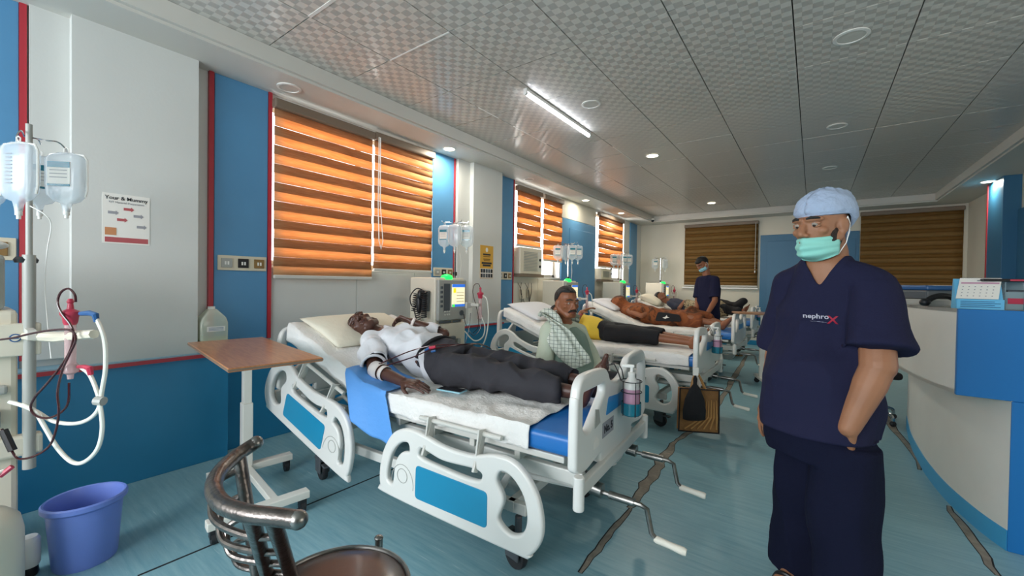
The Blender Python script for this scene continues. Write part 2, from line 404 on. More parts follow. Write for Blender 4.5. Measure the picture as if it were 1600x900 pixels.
# slits and torn joints in the vinyl
def strip(pts, ws, name, m, z=0.0015):
    b = MB(); n = len(pts); vs = []
    for i, p in enumerate(pts):
        p = V(p); a = V(pts[max(i-1, 0)]); c = V(pts[min(i+1, n-1)]); d = (c-a); d.z = 0; d.normalize(); s = V((-d.y, d.x, 0))
        wl, wr = ws[i] if isinstance(ws[i], tuple) else (ws[i]/2, ws[i]/2)
        for zz in (z, -.002): vs += [(p.x+s.x*wl, p.y+s.y*wl, zz), (p.x-s.x*wr, p.y-s.y*wr, zz)]
    fs = []
    for i in range(n-1):
        k = 4*i; fs += [(k, k+4, k+5, k+1), (k, k+2, k+6, k+4), (k+1, k+5, k+7, k+3)]
    b.add(vs, fs); return b.build(name, m, fl, smooth=0)
def jag(a, b, n, amp, w0, w1, seed):
    rnd = random.Random(seed); a, b = V(a), V(b); d = (b-a).normalized(); s = V((-d.y, d.x, 0)); ps = []; ws = []
    for i in range(n+1):
        t = i/n; ps.append(tuple(a.lerp(b, t)+s*rnd.uniform(-amp, amp))); k = math.sin(PI*t)**.7
        ws.append((w0+(w1-w0)*k*rnd.uniform(.55, 1.1), w0+(w1-w0)*k*rnd.uniform(.55, 1.1)))
    return ps, ws
def fz(px, py): return tuple(at(px, py, 2, 0))
for (a, b, n, am, w0, w1, sd) in [((905, 895), (985, 795), 10, .006, .006, .016, 1), ((985, 795), (1055, 690), 18, .01, .010, .038, 2), ((1055, 690), (1088, 668), 8, .006, .008, .02, 3),
                                  ((1118, 640), (1168, 555), 14, .01, .008, .035, 4), ((1365, 620), (1440, 735), 12, .02, .006, .028, 5), ((1480, 790), (1560, 900), 9, .01, .006, .02, 6)]:
    ps, ws = jag(fz(*a), fz(*b), n, am, w0, w1, sd)
    strip(ps, [(x[0]+.007, x[1]+.003) for x in ws], 'seam', 'seam_dark', .001); strip(ps, ws, 'torn_patch', 'floor_substrate', .002)
for (a, b, w_) in [((215, 900), (655, 716), .010), ((1088, 668), (1118, 640), .012)]:
    strip([fz(*a), fz(*b)], [w_, w_], 'seam', 'seam_dark')

# ---- ceiling: every tile a piece
ce = MB().box(XW-.3, 4.4, YB-.2, YF+.3, ZT+.05, ZT+.2).build('ceiling', 'gap_grey'); struct(ce)
x00, y00 = -1.928, 1.317; XL_T, XR_T, YF_T = -3.088, 1.662, 9.85
tile_me = {}
def ctile(x0, x1, y0, y1, nm):
    key = (round(x1-x0, 3), round(y1-y0, 3))
    if key not in tile_me:
        g = .0035; hx, hy = (x1-x0)/2-g, (y1-y0)/2-g; b = MB().box(-hx, hx, -hy, hy, 0, .02)
        o = b.build(nm, 'ceiling_tile', ce, smooth=0); tile_me[key] = o.data
    else:
        o = bpy.data.objects.new(nm, tile_me[key]); COL.objects.link(o); o.parent = ce
    o.location = ((x0+x1)/2, (y0+y1)/2, ZT+random.uniform(0, .0025)); o.rotation_euler = (random.uniform(-.0012, .0012), random.uniform(-.0012, .0012), 0)
xs = [XL_T]+[x00+.6*i for i in range(-1, 6)]+[XR_T]
ys = [y00+.6*j for j in range(-3, 15)]+[YF_T]
for i in range(len(xs)-1):
    for j in range(len(ys)-1): ctile(xs[i], xs[i+1], ys[j], ys[j+1], 'ceiling_tile')
tb = MB().box(XW, 4.3, YB, ys[0], ZT, ZT+.05); tb.build('ceiling_board', 'ceiling_tile', ce, smooth=0)
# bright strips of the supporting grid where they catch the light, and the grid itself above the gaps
gb = MB()
for x in xs[1:-1]: gb.box(x-.011, x+.011, ys[0], YF_T, ZT+.021, ZT+.03)
for y in ys[:-1]: gb.box(XL_T, XR_T, y-.011, y+.011, ZT+.021, ZT+.03)
gb.build('ceiling_grid', 'gap_grey', ce, smooth=0)
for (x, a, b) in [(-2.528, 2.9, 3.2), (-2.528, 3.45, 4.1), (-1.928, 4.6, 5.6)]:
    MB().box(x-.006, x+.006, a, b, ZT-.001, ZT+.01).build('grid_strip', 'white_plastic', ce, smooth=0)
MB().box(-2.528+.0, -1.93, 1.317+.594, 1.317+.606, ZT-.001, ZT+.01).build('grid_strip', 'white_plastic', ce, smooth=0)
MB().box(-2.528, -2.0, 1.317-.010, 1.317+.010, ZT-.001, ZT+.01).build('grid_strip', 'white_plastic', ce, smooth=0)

# ---- bulkheads (lowered borders of the ceiling)
def trimo(b, n, m, **k): return struct(b.build(n, m, **k))
trimo(MB().box(XW-.1, XL_T, YB, YF_T, ZS, ZT+.05), 'trim_1', 'soffit_paint', smooth=0)
trimo(MB().box(XR_T, XR+.1, YB, YF_T, ZS, ZT+.05), 'trim_2', 'soffit_paint', smooth=0)
trimo(MB().box(XW-.1, XR+.1, YF_T, YF, ZS, ZT+.05), 'trim_3', 'soffit_paint', smooth=0)
mol = MB().box(XL_T, XL_T+.03, YB, YF_T-.03, ZS+.02, ZT-.002).box(XR_T-.03, XR_T, YB, YF_T-.03, ZS+.02, ZT-.002).box(XL_T, XR_T, YF_T-.03, YF_T, ZS+.02, ZT-.002)
trimo(mol, 'trim_4', 'soffit_paint', smooth=0)

# ---- left (window) wall with its openings
WINS = [(1.53, 3.235, 1.375, 2.695), (4.84, 6.20, 1.36, 2.70), (7.62, 9.15, 1.36, 2.70)]
wl = MB()
y = YB
for (a, b, z0, z1) in WINS:
    wl.box(XW-.2, XW, y, a, 0, ZT); wl.box(XW-.2, XW, a, b, 0, z0); wl.box(XW-.2, XW, a, b, z1, ZT); y = b
wl.box(XW-.2, XW, y, YF+.2, 0, ZT)
wall_l = struct(wl.build('wall_left', 'wall_paint', smooth=0))
def wp(x0, x1, y0, y1, z0, z1, n, m, bevel=0): return MB().box(x0, x1, y0, y1, z0, z1).build(n, m, wall_l, smooth=0, bevel=bevel)
wp(XW, -3.40, .42, 1.015, 0, ZS, 'pillar', 'wall_paint')
wp(XW, -3.40, 3.83, 4.41, 0, ZS, 'pillar', 'wall_paint')
wp(XW, -3.46, 3.62, 3.83, 0, ZS, 'wall_panel', 'wall_paint')
for (a, b, z0, z1) in [(-.6, .235, .76, ZS), (1.14, 1.50, .76, ZS-.0), (3.25, 3.585, .76, ZS), (4.41, 4.80, .76, ZS), (6.22, 7.58, 0, 2.40), (9.50, 9.95, 0, ZS-.02)]:
    wp(XW, XW+.022, a, b, z0, z1, 'blue_panel', 'blue_panel', .003)
wp(XW, XW+.03, 6.5, 7.55, .1, 2.25, 'door_leaf', 'blue_panel', .003)
for (a, b, z0) in [(.235, .262, .80), (1.105, 1.135, .80), (1.502, 1.528, .80), (3.587, 3.605, .80), (4.803, 4.822, .80)]:
    wp(XW, XW+.03, a, b, z0, ZS, 'red_trim', 'red_trim')
wp(XW, XW+.05, .27, .42, .80, ZS, 'wall_panel', 'wall_paint')
# wainscot
wp(XW, -3.37, .20, 1.19, 0, .745, 'wainscot_panel', 'deep_blue', .003)
wp(XW, XW+.05, -1.2, .20, 0, .745, 'wainscot_panel', 'deep_blue', .003)
wp(XW, XW+.05, 1.19, 1.36, 0, .745, 'wainscot_panel', 'deep_blue', .003)
wp(XW, XW+.035, 1.37, 3.60, 0, .745, 'wainscot_panel', 'deep_blue', .003)
wp(XW, -3.37, 3.62, 4.42, 0, .735, 'wainscot_panel', 'deep_blue', .003)
wp(XW, XW+.035, 4.43, 9.9, 0, .70, 'wainscot_panel', 'deep_blue', .003)
wp(XW, -3.365, .18, 1.20, .745, .757, 'ledge', 'ledge'); wp(XW, -3.36, 3.60, 4.43, .735, .747, 'ledge', 'ledge')
wp(-3.37, -3.355, .18, 1.20, .725, .748, 'red_trim', 'red_trim'); wp(-3.37, -3.355, 3.60, 4.43, .715, .738, 'red_trim', 'red_trim')
wp(XW, -3.37, 1.19, 1.20, .70, .757, 'red_trim', 'red_trim')
# white boards below the windows, with their joints
for (a, b) in [(1.53, 2.30), (2.305, 3.0), (3.005, 3.58)]: wp(XW, XW+.012, a, b, .75, 1.355, 'wall_board', 'wall_paint', .002)
for (a, b) in [(4.83, 5.5), (5.505, 6.2), (7.60, 9.4)]: wp(XW, XW+.012, a, b, .71, 1.34, 'wall_board', 'cream_paint', .002)
wp(XW, XW+.012, 6.22, 7.58, 2.41, ZS, 'wall_board', 'cream_paint', .002)
# ---- windows
for k, (a, b, z0, z1) in enumerate(WINS):
    wf = MB(); x0, x1 = XW-.15, XW-.11
    for (p, q, r, s) in [(a, a+.05, z0, z1), (b-.05, b, z0, z1), ((a+b)/2-.03, (a+b)/2+.03, z0, z1), (a, b, z0, z0+.05), (a, b, z1-.05, z1)]: wf.box(x0, x1, p, q, r, s)
    wo = struct(wf.build('window_%d' % (k+1), 'tray_metal', smooth=0))
    for (p, q) in ((a+.05, (a+b)/2-.03), ((a+b)/2+.03, b-.05)): MB().box(XW-.133, XW-.127, p, q, z0+.05, z1-.05).build('pane', 'glass', wo, smooth=0)
    MB().box(XW-.11, XW+.02, a, b, z0-.02, z0).build('window_sill', 'white_plastic', wo, smooth=0, bevel=.003)
# ---- far wall, with door and blue panels
wf = MB().box(XW-.2, 4.4, YF, YF+.2, 0, ZT+.05); wall_f = struct(wf.build('wall_far', 'cream_paint', smooth=0))
def fp(x0, x1, z0, z1, n, m, d=.022, bevel=.003): return MB().box(x0, x1, YF-d, YF, z0, z1).build(n, m, wall_f, smooth=0, bevel=bevel)
fp(-.93, .70, 0, 2.36, 'blue_panel', 'far_blue'); 
fp(-.80, .10, .0, 2.22, 'door_leaf', 'far_blue', .045); fp(.16, .64, 0, 2.22, 'door_leaf', 'far_blue', .04)
fp(-2.50, -.95, 1.20, 1.235, 'window_sill', 'white_plastic', .06); fp(.72, 2.1, 1.22, 1.25, 'window_sill', 'white_plastic', .05)
fp(-3.40, -.95, 0, .10, 'skirting', 'deep_blue', .02)
# ---- right wall, back wall (the back wall has an unseen opening added to let light in)
wr = MB().box(XR, XR+.15, 4.2, YF, 0, ZT+.05).box(4.3, 4.45, YB, 4.3, 0, ZT+.05).box(XR, 4.45, 4.2, 4.35, 0, ZT+.05); wall_r = struct(wr.build('wall_right', 'cream_paint', smooth=0))
MB().box(XR-.16, XR, 8.05, 8.62, 0, ZS).build('blue_panel', 'far_blue', wall_r, smooth=0, bevel=.004)
MB().box(XR-.165, XR, 8.62, 8.66, 0, ZS).build('trim_strip', 'red_trim', wall_r, smooth=0)
MB().box(XR-.03, XR, 4.4, 8.05, 0, 2.3).build('blue_panel', 'far_blue', wall_r, smooth=0, bevel=.004)
bw = MB().box(XW-.2, -3.35, YB-.15, YB, 0, ZT).box(.1, 4.45, YB-.15, YB, 0, ZT).box(-3.35, .1, YB-.15, YB, 0, .9).box(-3.35, .1, YB-.15, YB, 2.7, ZT)
struct(bw.build('wall_back', 'wall_paint', smooth=0))

# ================================================================ BLINDS
def zebra_blind(label, group, x, y0, y1, z0, z1, band, mats, axis='X', tilt=0, wav=0.0):
    """axis X: blind hanging in a plane of constant x; axis Y: constant y"""
    ctr = (x, (y0+y1)/2, z1) if axis == 'X' else ((y0+y1)/2, x, z1)
    t = thing('roller_blind', label, 'blind', ctr, 0 if axis == 'X' else -PI/2, group)
    h = (y1-y0)/2; n = max(2, int(round((z1-z0-.09)/band))); bd = (z1-z0-.09)/n
    MB().box(-.02, .055, -h-.01, h+.01, -.075, 0).build('headrail', 'wood_frame', t, smooth=0, bevel=.012)
    rn = random.Random(label)
    for i in range(n):
        zt = -.065-i*bd; m = mats[i % 2]; xo = .018 if i % 2 else .012
        def fn(u, v, zt=zt, xo=xo): return (xo+.003*math.sin(u*9+i)+tilt*(zt-v*bd)*-1, -h+2*h*u, zt-v*bd+wav*math.sin(u*5+i*1.3)*.6)
        MB().grid(fn, 10, 1).build('fabric_band', m, t, smooth=60, solid=.0015)
    MB().box(.002+tilt*(z1-z0-.05), .03+tilt*(z1-z0-.05), -h, h, z0-z1, z0-z1+.03).build('bottom_bar', 'tray_metal', t, smooth=0, bevel=.006)
    return t
BL = ('blind_dark', 'blind_light')
zb = zebra_blind('wide orange zebra blind backlit beside the blue panel with sockets', None, XW+.035, 1.535, 2.435, 1.275, 2.70, .073, BL)
zb2 = zebra_blind('narrower orange zebra blind with a white pull cord, above the first dialysis machine', None, XW+.035, 2.458, 3.215, 1.36, 2.71, .073, BL)
cd_ = MB().tube([(.06, -.36, -.05), (.062, -.365, -.7), (.06, -.35, -1.05), (.06, -.325, -1.13), (.06, -.305, -1.05), (.062, -.34, -.7), (.06, -.345, -.05)], .0045, 6)
cd_.build('pull_cord', 'white_plastic', zb2)
zebra_blind('striped orange blind hanging over the first window air conditioner', None, XW+.035, 4.86, 5.50, 1.80, 2.68, .083, BL, wav=.006)
zebra_blind('striped orange blind beside the bright pane right of the first air conditioner', None, XW+.035, 5.58, 6.18, 1.62, 2.68, .083, BL, wav=.008)
zebra_blind('orange blind on the last window of the window wall', None, XW+.035, 7.66, 8.95, 1.60, 2.70, .09, BL, wav=.012)
BF = ('blind_far_dark', 'blind_far_light')
z5 = zebra_blind('unlit brown blind on the far wall behind the staff member at the beds', None, YF-.03, -2.46, -.97, 1.25, 2.68, .075, BF, axis='Y')
MB().tube([(.06, .70, -.05), (.06, .70, -1.05)], .004, 6).build('pull_cord', 'white_plastic', z5); MB().ell((.06, .70, -1.1), (.012, .012, .03)).build('cord_weight', 'white_plastic', z5)
zebra_blind('unlit brown blind on the far wall behind the reception counter', None, YF-.03, .71, 2.06, 1.27, 2.70, .075, BF, axis='Y')

# ================================================================ WINDOW AIR CONDITIONERS
def aircon(y0, y1, z0, z1, label):
    t = thing('window_air_conditioner', label, 'air conditioner', (XW+.10, (y0+y1)/2, z0)); h = (y1-y0)/2; H = z1-z0
    MB().box(-.20, 0, -h, h, 0, H).build('casing', 'machine_cream', t, smooth=0, bevel=.012)
    g = MB()
    for i in range(13): g.box(0, .008, -h+.09, h-.14, .05+i*(H-.1)/13, .05+i*(H-.1)/13+(H-.1)/26)
    g.build('grille', 'machine_grey', t, smooth=0); MB().box(0, .006, h-.12, h-.02, .04, H-.04).build('control_panel', 'tray_metal', t, smooth=0, bevel=.004)
    for i in range(2): MB().cyl((0, h-.07, .12+i*.1), (.02, h-.07, .12+i*.1), .02).build('knob', 'black_plastic', t)
    MB().box(-.1, .02, -h-.03, h+.03, -.045, -.003).build('support_shelf', 'wood_frame', t, smooth=0)
aircon(4.88, 5.47, 1.40, 1.79, 'window air conditioner under the striped blind beside the yellow poster pillar')
aircon(7.70, 8.25, 1.36, 1.585, 'small window air conditioner in the last window before the far corner')

# ================================================================ CEILING LIGHTS
def downlight(x, y, z, r, on, label, power=0, spill=None):
    t = thing('ceiling_light', label, 'ceiling light', (x, y, z))
    MB().lathe([(r*.78, -.001), (r*.80, -.008), (r, -.006), (r, .0), (r*.8, .0)], 28).build('trim_ring', 'white_plastic', t)
    MB().cyl((0, 0, -.004), (0, 0, .001), r*.79, 28).build('diffuser', 'lamp_on' if on else 'soffit_paint', t)
    if power:
        ld = bpy.data.lights.new('lamp', 'AREA'); ld.shape = 'DISK'; ld.size = r*1.5; ld.energy = power; ld.color = (1, .93, .78)
        o = bpy.data.objects.new('lamp', ld); COL.objects.link(o); o.location = (0, 0, -.02); o.parent = t
for (x, y, z, r, on, lb, pw) in [(-3.29, 1.56, ZS, .085, 0, 'unlit round ceiling light in the bulkhead above the wide blind', 0),
    (-3.29, 3.29, ZS, .075, 1, 'lit round ceiling light in the bulkhead near the corner of the first window', 12),
    (-3.29, 4.88, ZS, .075, 0, 'unlit round ceiling light in the bulkhead over the second window', 0),
    (-3.27, 6.65, ZS, .075, 1, 'lit round ceiling light above the blue panel between the far windows', 6),
    (-3.24, 8.24, ZS, .075, 1, 'lit round ceiling light above the last window', 6),
    (-1.64, 3.41, ZT, .085, 0, 'unlit round ceiling light beside the fluorescent tube', 0),
    (-1.65, 5.19, ZT, .085, 1, 'glowing ceiling light among the tiles beyond the fluorescent tube', 16),
    (-1.63, 8.79, ZT, .085, 1, 'glowing ceiling light among the tiles near the far wall', 14),
    (.166, 3.42, ZT, .095, 0, 'unlit ceiling light above the standing staff member in navy scrubs', 0),
    (.162, 5.24, ZT, .085, 0, 'unlit ceiling light, second of the row over the aisle', 0),
    (.153, 7.01, ZT, .085, 0, 'unlit ceiling light, farthest of the row over the aisle', 0),
    (1.90, 8.37, ZS, .085, 1, 'lit ceiling light in the bulkhead over the reception side', 14)]:
    downlight(x, y, z, r, on, lb, pw)
tl = thing('tube_light', 'lit white fluorescent tube fixed along the tiled ceiling', 'ceiling light', (-1.955, 3.43, ZT))
MB().box(-.018, .018, -.61, .61, -.028, -.001).build('batten', 'white_plastic', tl, smooth=0, bevel=.004)
MB().cyl((0, -.59, -.040), (0, .59, -.040), .014).build('lamp_tube', 'tube_on', tl)
for s in (-1, 1): MB().cyl((0, s*.59, -.040), (0, s*.612, -.040), .017).build('end_cap', 'white_plastic', tl)
cc = thing('security_camera', 'small black dome security camera at the far corner of the bulkhead', 'camera', (-3.05, 9.70, ZS+.03))
MB().cyl((0, 0, 0), (0, 0, .03), .05).build('mount', 'white_plastic', cc); MB().ell((0, 0, -.01), (.035, .035, .04)).build('lens_dome', 'black_plastic', cc)

# ================================================================ SOCKET PLATES
def sockets(y0, y1, z0, z1, label, x=XW+.022):
    t = thing('socket_plate', label, 'socket', (x, (y0+y1)/2, (z0+z1)/2)); h, H = (y1-y0)/2, (z1-z0)/2
    MB().box(0, .012, -h, h, -H, H).build('cover_plate', 'socket_plate', t, smooth=0, bevel=.003)
    for i, m in enumerate(('machine_grey', 'black_plastic', 'socket_brown')):
        c = -h+h*2*(i+.5)/3; w = h*.22
        o = MB().box(.012, .02, c-w, c+w, -H*.62, H*.62).build('socket', m, t, smooth=0, bevel=.003)
        MB().box(.02, .022, c-w*.4, c-w*.1, -H*.25, H*.2).box(.02, .022, c+w*.1, c+w*.4, -H*.25, H*.2).build('switch_rocker', 'white_plastic', o, smooth=0)
sockets(1.16, 1.49, 1.33, 1.44, 'row of three sockets on the tall blue panel above the overbed table')
sockets(3.27, 3.575, 1.33, 1.43, 'row of three sockets on the blue panel behind the first dialysis machine')
sockets(4.46, 4.77, 1.31, 1.42, 'row of three sockets on the narrow blue panel beside the yellow poster pillar')
sockets(-.30, .225, 1.35, 1.47, 'socket plate at the near end of the window wall behind the large drip stand')

# ================================================================ POSTERS
po = thing('poster', 'laminated notice with small arrows taped to the white pillar', 'poster', (-3.40, .66, 1.62))
MB().box(0, .002, -.115, .10, -.15, .15).build('sheet', 'paper', po, smooth=0)
pr = (0, 1, 0)
text('title', 'Your & Mummy', .030, 'print_dark', (.003, -.008, .123), pr, (0, 0, 1), po, bold=.0004); text('subtitle', 'KIT Material Preparation', .016, 'print_grey', (.003, -.008, .098), pr, (0, 0, 1), po)
for (a, b, m_, q) in [(-.07, .035, 'print_grey', 1), (.0, .062, 'print_red', 0), (.045, .025, 'print_grey', 1), (-.03, -.005, 'print_red', 0), (.06, -.04, 'print_grey', 1)]:
    MB().prism([(a-.022, b-.008), (a+.012, b-.008), (a+.012, b-.014), (a+.026, b), (a+.012, b+.014), (a+.012, b+.008), (a-.022, b+.008)], .002, .003, 'X').build('arrow', m_, po, smooth=0)
MB().box(.002, .003, -.105, -.055, -.10, -.055).build('picture', 'print_orange', po, smooth=0); MB().box(.002, .003, -.105, .092, -.142, -.112).build('footer', 'print_red', po, smooth=0)
po2 = thing('poster', 'yellow poster with black lines of print on the second pillar', 'poster', (-3.40, 4.10, 1.52))
MB().box(0, .002, -.13, .13, -.20, .22).build('sheet', 'yellow_paper', po2, smooth=0)
MB().ell((.002, .0, .165), (.001, .025, .03)).build('emblem', 'paper', po2)
for i, (z_, w_, m_, h_) in enumerate([(.105, .075, 'print_dark', .010), (.080, .07, 'gold_print', .006), (.045, .07, 'gold_print', .007), (.028, .06, 'gold_print', .006), (-.005, .10, 'print_dark', .012), (-.035, .08, 'print_dark', .012)]):
    MB().box(.002, .003, -w_, w_, z_-h_, z_+h_).build('print_line', m_, po2, smooth=0)
ph = MB(); rn = random.Random(3)
MB().box(.002, .0028, -.125, .125, -.195, -.075).build('photo_strip', 'paper', po2, smooth=0)
for r_ in range(2):
    for c_ in range(5):
        yy = -.1+c_*.05; zz = -.105-r_*.06; MB().box(.0028, .0035, yy-.02, yy+.02, zz-.024, zz+.024).build('photo', rn.choice(['print_dark', 'machine_dark']), po2, smooth=0)
# ================================================================ HOSPITAL BEDS
from mathutils import noise as NZ
PIV, BACK = -.15, math.radians(20)
def mtop(u, base=.66):
    d = PIV-u
    if d <= -.06: return base
    if d < .06: return base+math.tan(BACK)*(d+.06)**2/.24
    return base+math.tan(BACK)*d
RAIL_OUT = [(.0, .03), (.0, .13), (.03, .22), (.09, .30), (.17, .335), (.26, .335), (.42, .305), (.58, .305), (.70, .335), (.80, .325), (.88, .25), (.915, .15), (.91, .06), (.86, -.01), (.78, -.02), (.06, .0)]
RAIL_A = [(.035, .06), (.035, .13), (.07, .22), (.13, .28), (.195, .29), (.205, .235), (.15, .215), (.11, .16), (.09, .05)]
RAIL_B = [(.265, .285), (.26, .225), (.42, .205), (.60, .20), (.645, .235), (.61, .27), (.42, .262), (.32, .28)]
RAIL_C = [(.735, .05), (.71, .09), (.735, .17), (.70, .24), (.725, .295), (.79, .285), (.85, .22), (.87, .13), (.85, .06), (.79, .03)]
_cache = {}
def shared(key, make, name, parent):
    """the first call builds the piece, later ones reuse its mesh"""
    if key in _cache:
        o = bpy.data.objects.new(name, _cache[key].data); COL.objects.link(o); o.parent = parent
        for md in _cache[key].modifiers:
            k = o.modifiers.new(md.name, md.type)
            if md.type == 'BEVEL': k.width = md.width; k.segments = md.segments; k.limit_method = 'ANGLE'; k.angle_limit = md.angle_limit
        return o
    o = make(); o.parent = parent; _cache[key] = o; return o
def side_rail(bed, side, which, bid):
    """which: 'foot' level and lowered, 'head' leaning with the raised backrest"""
    sg = -1 if side == 'near' else 1; y = sg*.505
    if which == 'foot': x0, z0, an, mir = .03, .205, 0, 1
    else: x0, z0, an, mir = -.275, .175, math.radians(19), -1
    ca, sa = math.cos(an), math.sin(an)
    # curve x -> along bed (mirrored for head rail), curve y -> up, curve z -> across
    fr = M(((mir*ca, (sa if mir < 0 else 0), 0, x0), (0, 0, -1, y), (sa if mir < 0 else 0, ca, 0, z0), (0, 0, 0, 1)))
    # head rail: direction along -x rises towards the head
    if mir < 0: fr = M(((-ca, sa*1.0, 0, x0), (0, 0, -1, y), (sa, ca, 0, z0), (0, 0, 0, 1)))
    key = (side, which)
    def mk(): return curve_plate('side_rail', [spline2(RAIL_OUT), spline2(RAIL_A), spline2(RAIL_B), spline2(RAIL_C)], .034, 'bed_plastic', None, .012, fr)
    r = shared(('rail',)+key, mk, 'side_rail', bed)
    def mk2(): return curve_plate('teal_panel', [rpoly([(.245, .035), (.665, .03), (.665, .18), (.25, .19)], .02)], .040, 'rail_teal', None, .002, fr)
    shared(('teal',)+key, mk2, 'teal_panel', r)
    def mk3():
        b = MB(t=fr)
        for s in (-1, 1):
            b.tube([(.155+.034*math.cos(2*PI*i/24), .115+.034*math.sin(2*PI*i/24), s*.0175) for i in range(24)], .002, 6, closed=True)
            b.tube([(.155+.075*math.cos(a), .08+.09*math.sin(a), s*.017) for a in [PI*i/14-.2 for i in range(16)]], .002, 6)
        return b.build('dial_ring', 'machine_grey')
    shared(('ring',)+key, mk3, 'dial_ring', r)
    def mk4():
        b = MB(t=fr)
        for cx in (.30, .60): b.beam((cx, .25, sg*.0), (cx, .42, sg*.03), .05, .008, (1, 0, 0)).beam((cx, .25, -sg*.02), (cx, .40, sg*.04), .03, .012, (1, 0, 0))
        b.cyl((.22, .40, sg*.035), (.70, .40, sg*.035), .011, 10)
        return b.build('rail_bracket', 'tray_metal')
    if bid == 1 or which == 'foot': shared(('brk',)+key, mk4, 'rail_bracket', r)
    return r
def spline2(p): return [(q.x, q.y) for q in spline([(a, b, 0) for a, b in p], 5, True)]
def caster(parent, x, y, turn=0, lock=True, name='caster', h=.16):
    def mk():
        b = MB().cyl((0, 0, .13), (0, 0, h+.08), .016, 10)
        b.box(-.055, .03, -.032, -.020, .05, .145).box(-.055, .03, .020, .032, .05, .145).box(-.06, .035, -.034, .034, .125, .15)
        return b.build('caster', 'caster_grey', None, bevel=.006)
    o = shared('caster', mk, name, parent); o.location = (x, y, 0); o.rotation_euler = (0, 0, turn)
    def mk2():
        b = MB().lathe([(.030, -.014), (.058, -.016), (.0615, -.008), (.0615, .008), (.058, .016), (.030, .014)], 24, (-.012, 0, .0615), M.Rotation(PI/2, 3, 'X'))
        return b.build('wheel', 'rubber', None)
    shared('wheel', mk2, 'wheel', o)
    if lock:
        def mk3(): return MB().box(.02, .085, -.022, .022, .10, .112).box(-.06, -.025, -.02, .02, .145, .165).build('brake_pedal', 'caster_grey', None, bevel=.004)
        shared('brake', mk3, 'brake_pedal', o)
    return o
def hospital_bed(cx, cy, rz, label, bid):
    t = thing('hospital_bed', label, 'bed', (cx, cy, 0), rz, 'crank beds in the dialysis ward')
    # foot panel: a plate across the bed with two grip openings
    def fpanel(x, key, up):
        # curve x -> across (v), curve y -> up, curve z -> along bed
        fr = M(((0, 0, 1, x), (1, 0, 0, 0), (0, 1, 0, 0), (0, 0, 0, 1)))
        out = [(-.46, .555), (-.47, .60), (-.467, .80), (-.46, up-.06), (-.44, up-.01), (-.38, up+.012), (-.20, up+.004), (-.15, up-.015), (-.11, up-.06), (0, up-.085), (.11, up-.06), (.15, up-.015), (.20, up+.004), (.38, up+.012), (.44, up-.01), (.46, up-.06), (.467, .80), (.47, .60), (.46, .555), (.38, .535), (.22, .55), (.18, .50), (-.18, .50), (-.22, .55), (-.38, .535)]
        h1 = rpoly([(-.432, .69), (-.432, up-.030), (-.175, up-.035), (-.17, .79), (-.36, .65)], [.03, .03, .03, .05, .04]); h2 = [(-a, b) for a, b in h1]
        def mk(): return curve_plate('end_panel', [spline2(out), h1, h2], .04, 'bed_plastic', None, .014, fr)
        p = shared(('end', key), mk, 'end_panel', t)
        def mk2(): return curve_plate('blue_sticker', [rpoly([(-.17, .69), (-.14, up-.12), (0, up-.135), (.14, up-.12), (.17, .69)], .015)], .0425, 'sticker_blue', None, .001, fr)
        shared(('stk', key), mk2, 'blue_sticker', p)
        return p
    fpn = fpanel(1.06, 'foot', .885); fpanel(-1.05, 'head', .93)
    if bid == 1:
        lab = MB().box(1.0805, 1.082, -.21, -.07, .60, .665).build('number_plate', 'print_grey', fpn, smooth=0)
        text('number', 'No. 5', .046, 'print_dark', (1.083, -.14, .632), (0, 1, 0), (0, 0, 1), fpn, bold=.0015)
        MB().prism([(-.31, .585), (-.25, .585), (-.25, .61), (-.28, .63), (-.31, .61)], 1.0805, 1.082, 'X').build('label_sticker', 'paper', fpn, smooth=0)
        MB().prism([(-.30, .67), (-.24, .68), (-.26, .74), (-.30, .75)], 1.0795, 1.0825, 'X').build('recess', 'machine_grey', fpn, smooth=0)
    def mk():
        b = MB()
        for s in (-1, 1): b.beam((-1.0, s*.33, .46), (1.05, s*.33, .46), .035, .06)
        b.beam((-1.0, -.33, .46), (-1.0, .33, .46), .035, .06).beam((.15, -.33, .46), (.15, .33, .46), .035, .05)
        # end cross bars with the upright bumpers
        b.beam((1.08, -.44, .475), (1.08, .44, .475), .03, .055).beam((-1.09, -.44, .475), (-1.09, .44, .475), .03, .055)
        return b.build('frame', 'bed_metal', None, smooth=0, bevel=.006)
    fo = shared('frame', mk, 'frame', t)
    for x in (1.08, -1.09):
        for s in (-1, 1):
            def mk(): return MB().cyl((0, 0, .40), (0, 0, .53), .022, 14).build('bumper', 'bed_plastic', None, bevel=.004)
            o = shared('bumper', mk, 'bumper', t); o.location = (x, s*.455, 0)
    def mk():
        b = MB()
        for s in (-1, 1): b.beam((-.80, s*.36, .27), (.80, s*.36, .27), .035, .05)
        for x in (-.75, .72): b.beam((x, -.38, .27), (x, .38, .27), .04, .05)
        for s in (-1, 1):
            for x in (-.70, .62): b.beam((x, s*.33, .28), (x+.1, s*.33, .45), .03, .03)
        return b.build('undercarriage', 'bed_metal', None, smooth=0, bevel=.005)
    shared('under', mk, 'undercarriage', t)
    for x in (-.70, .76):
        for s in (-1, 1): caster(t, x, s*.37, .25*s)
    def mk():
        b = MB().box(PIV+.02, 1.0, -.42, .42, .545, .572)
        b.beam((PIV-.01, 0, .555), (-.98, 0, .555+.83*math.tan(BACK)), .84, .025)
        for i in range(4): b.box(.0+i*.25, .03+i*.25, -.40, .40, .50, .545)
        return b.build('mattress_deck', 'tray_metal', None, smooth=0, bevel=.004)
    shared('deck', mk, 'mattress_deck', t)
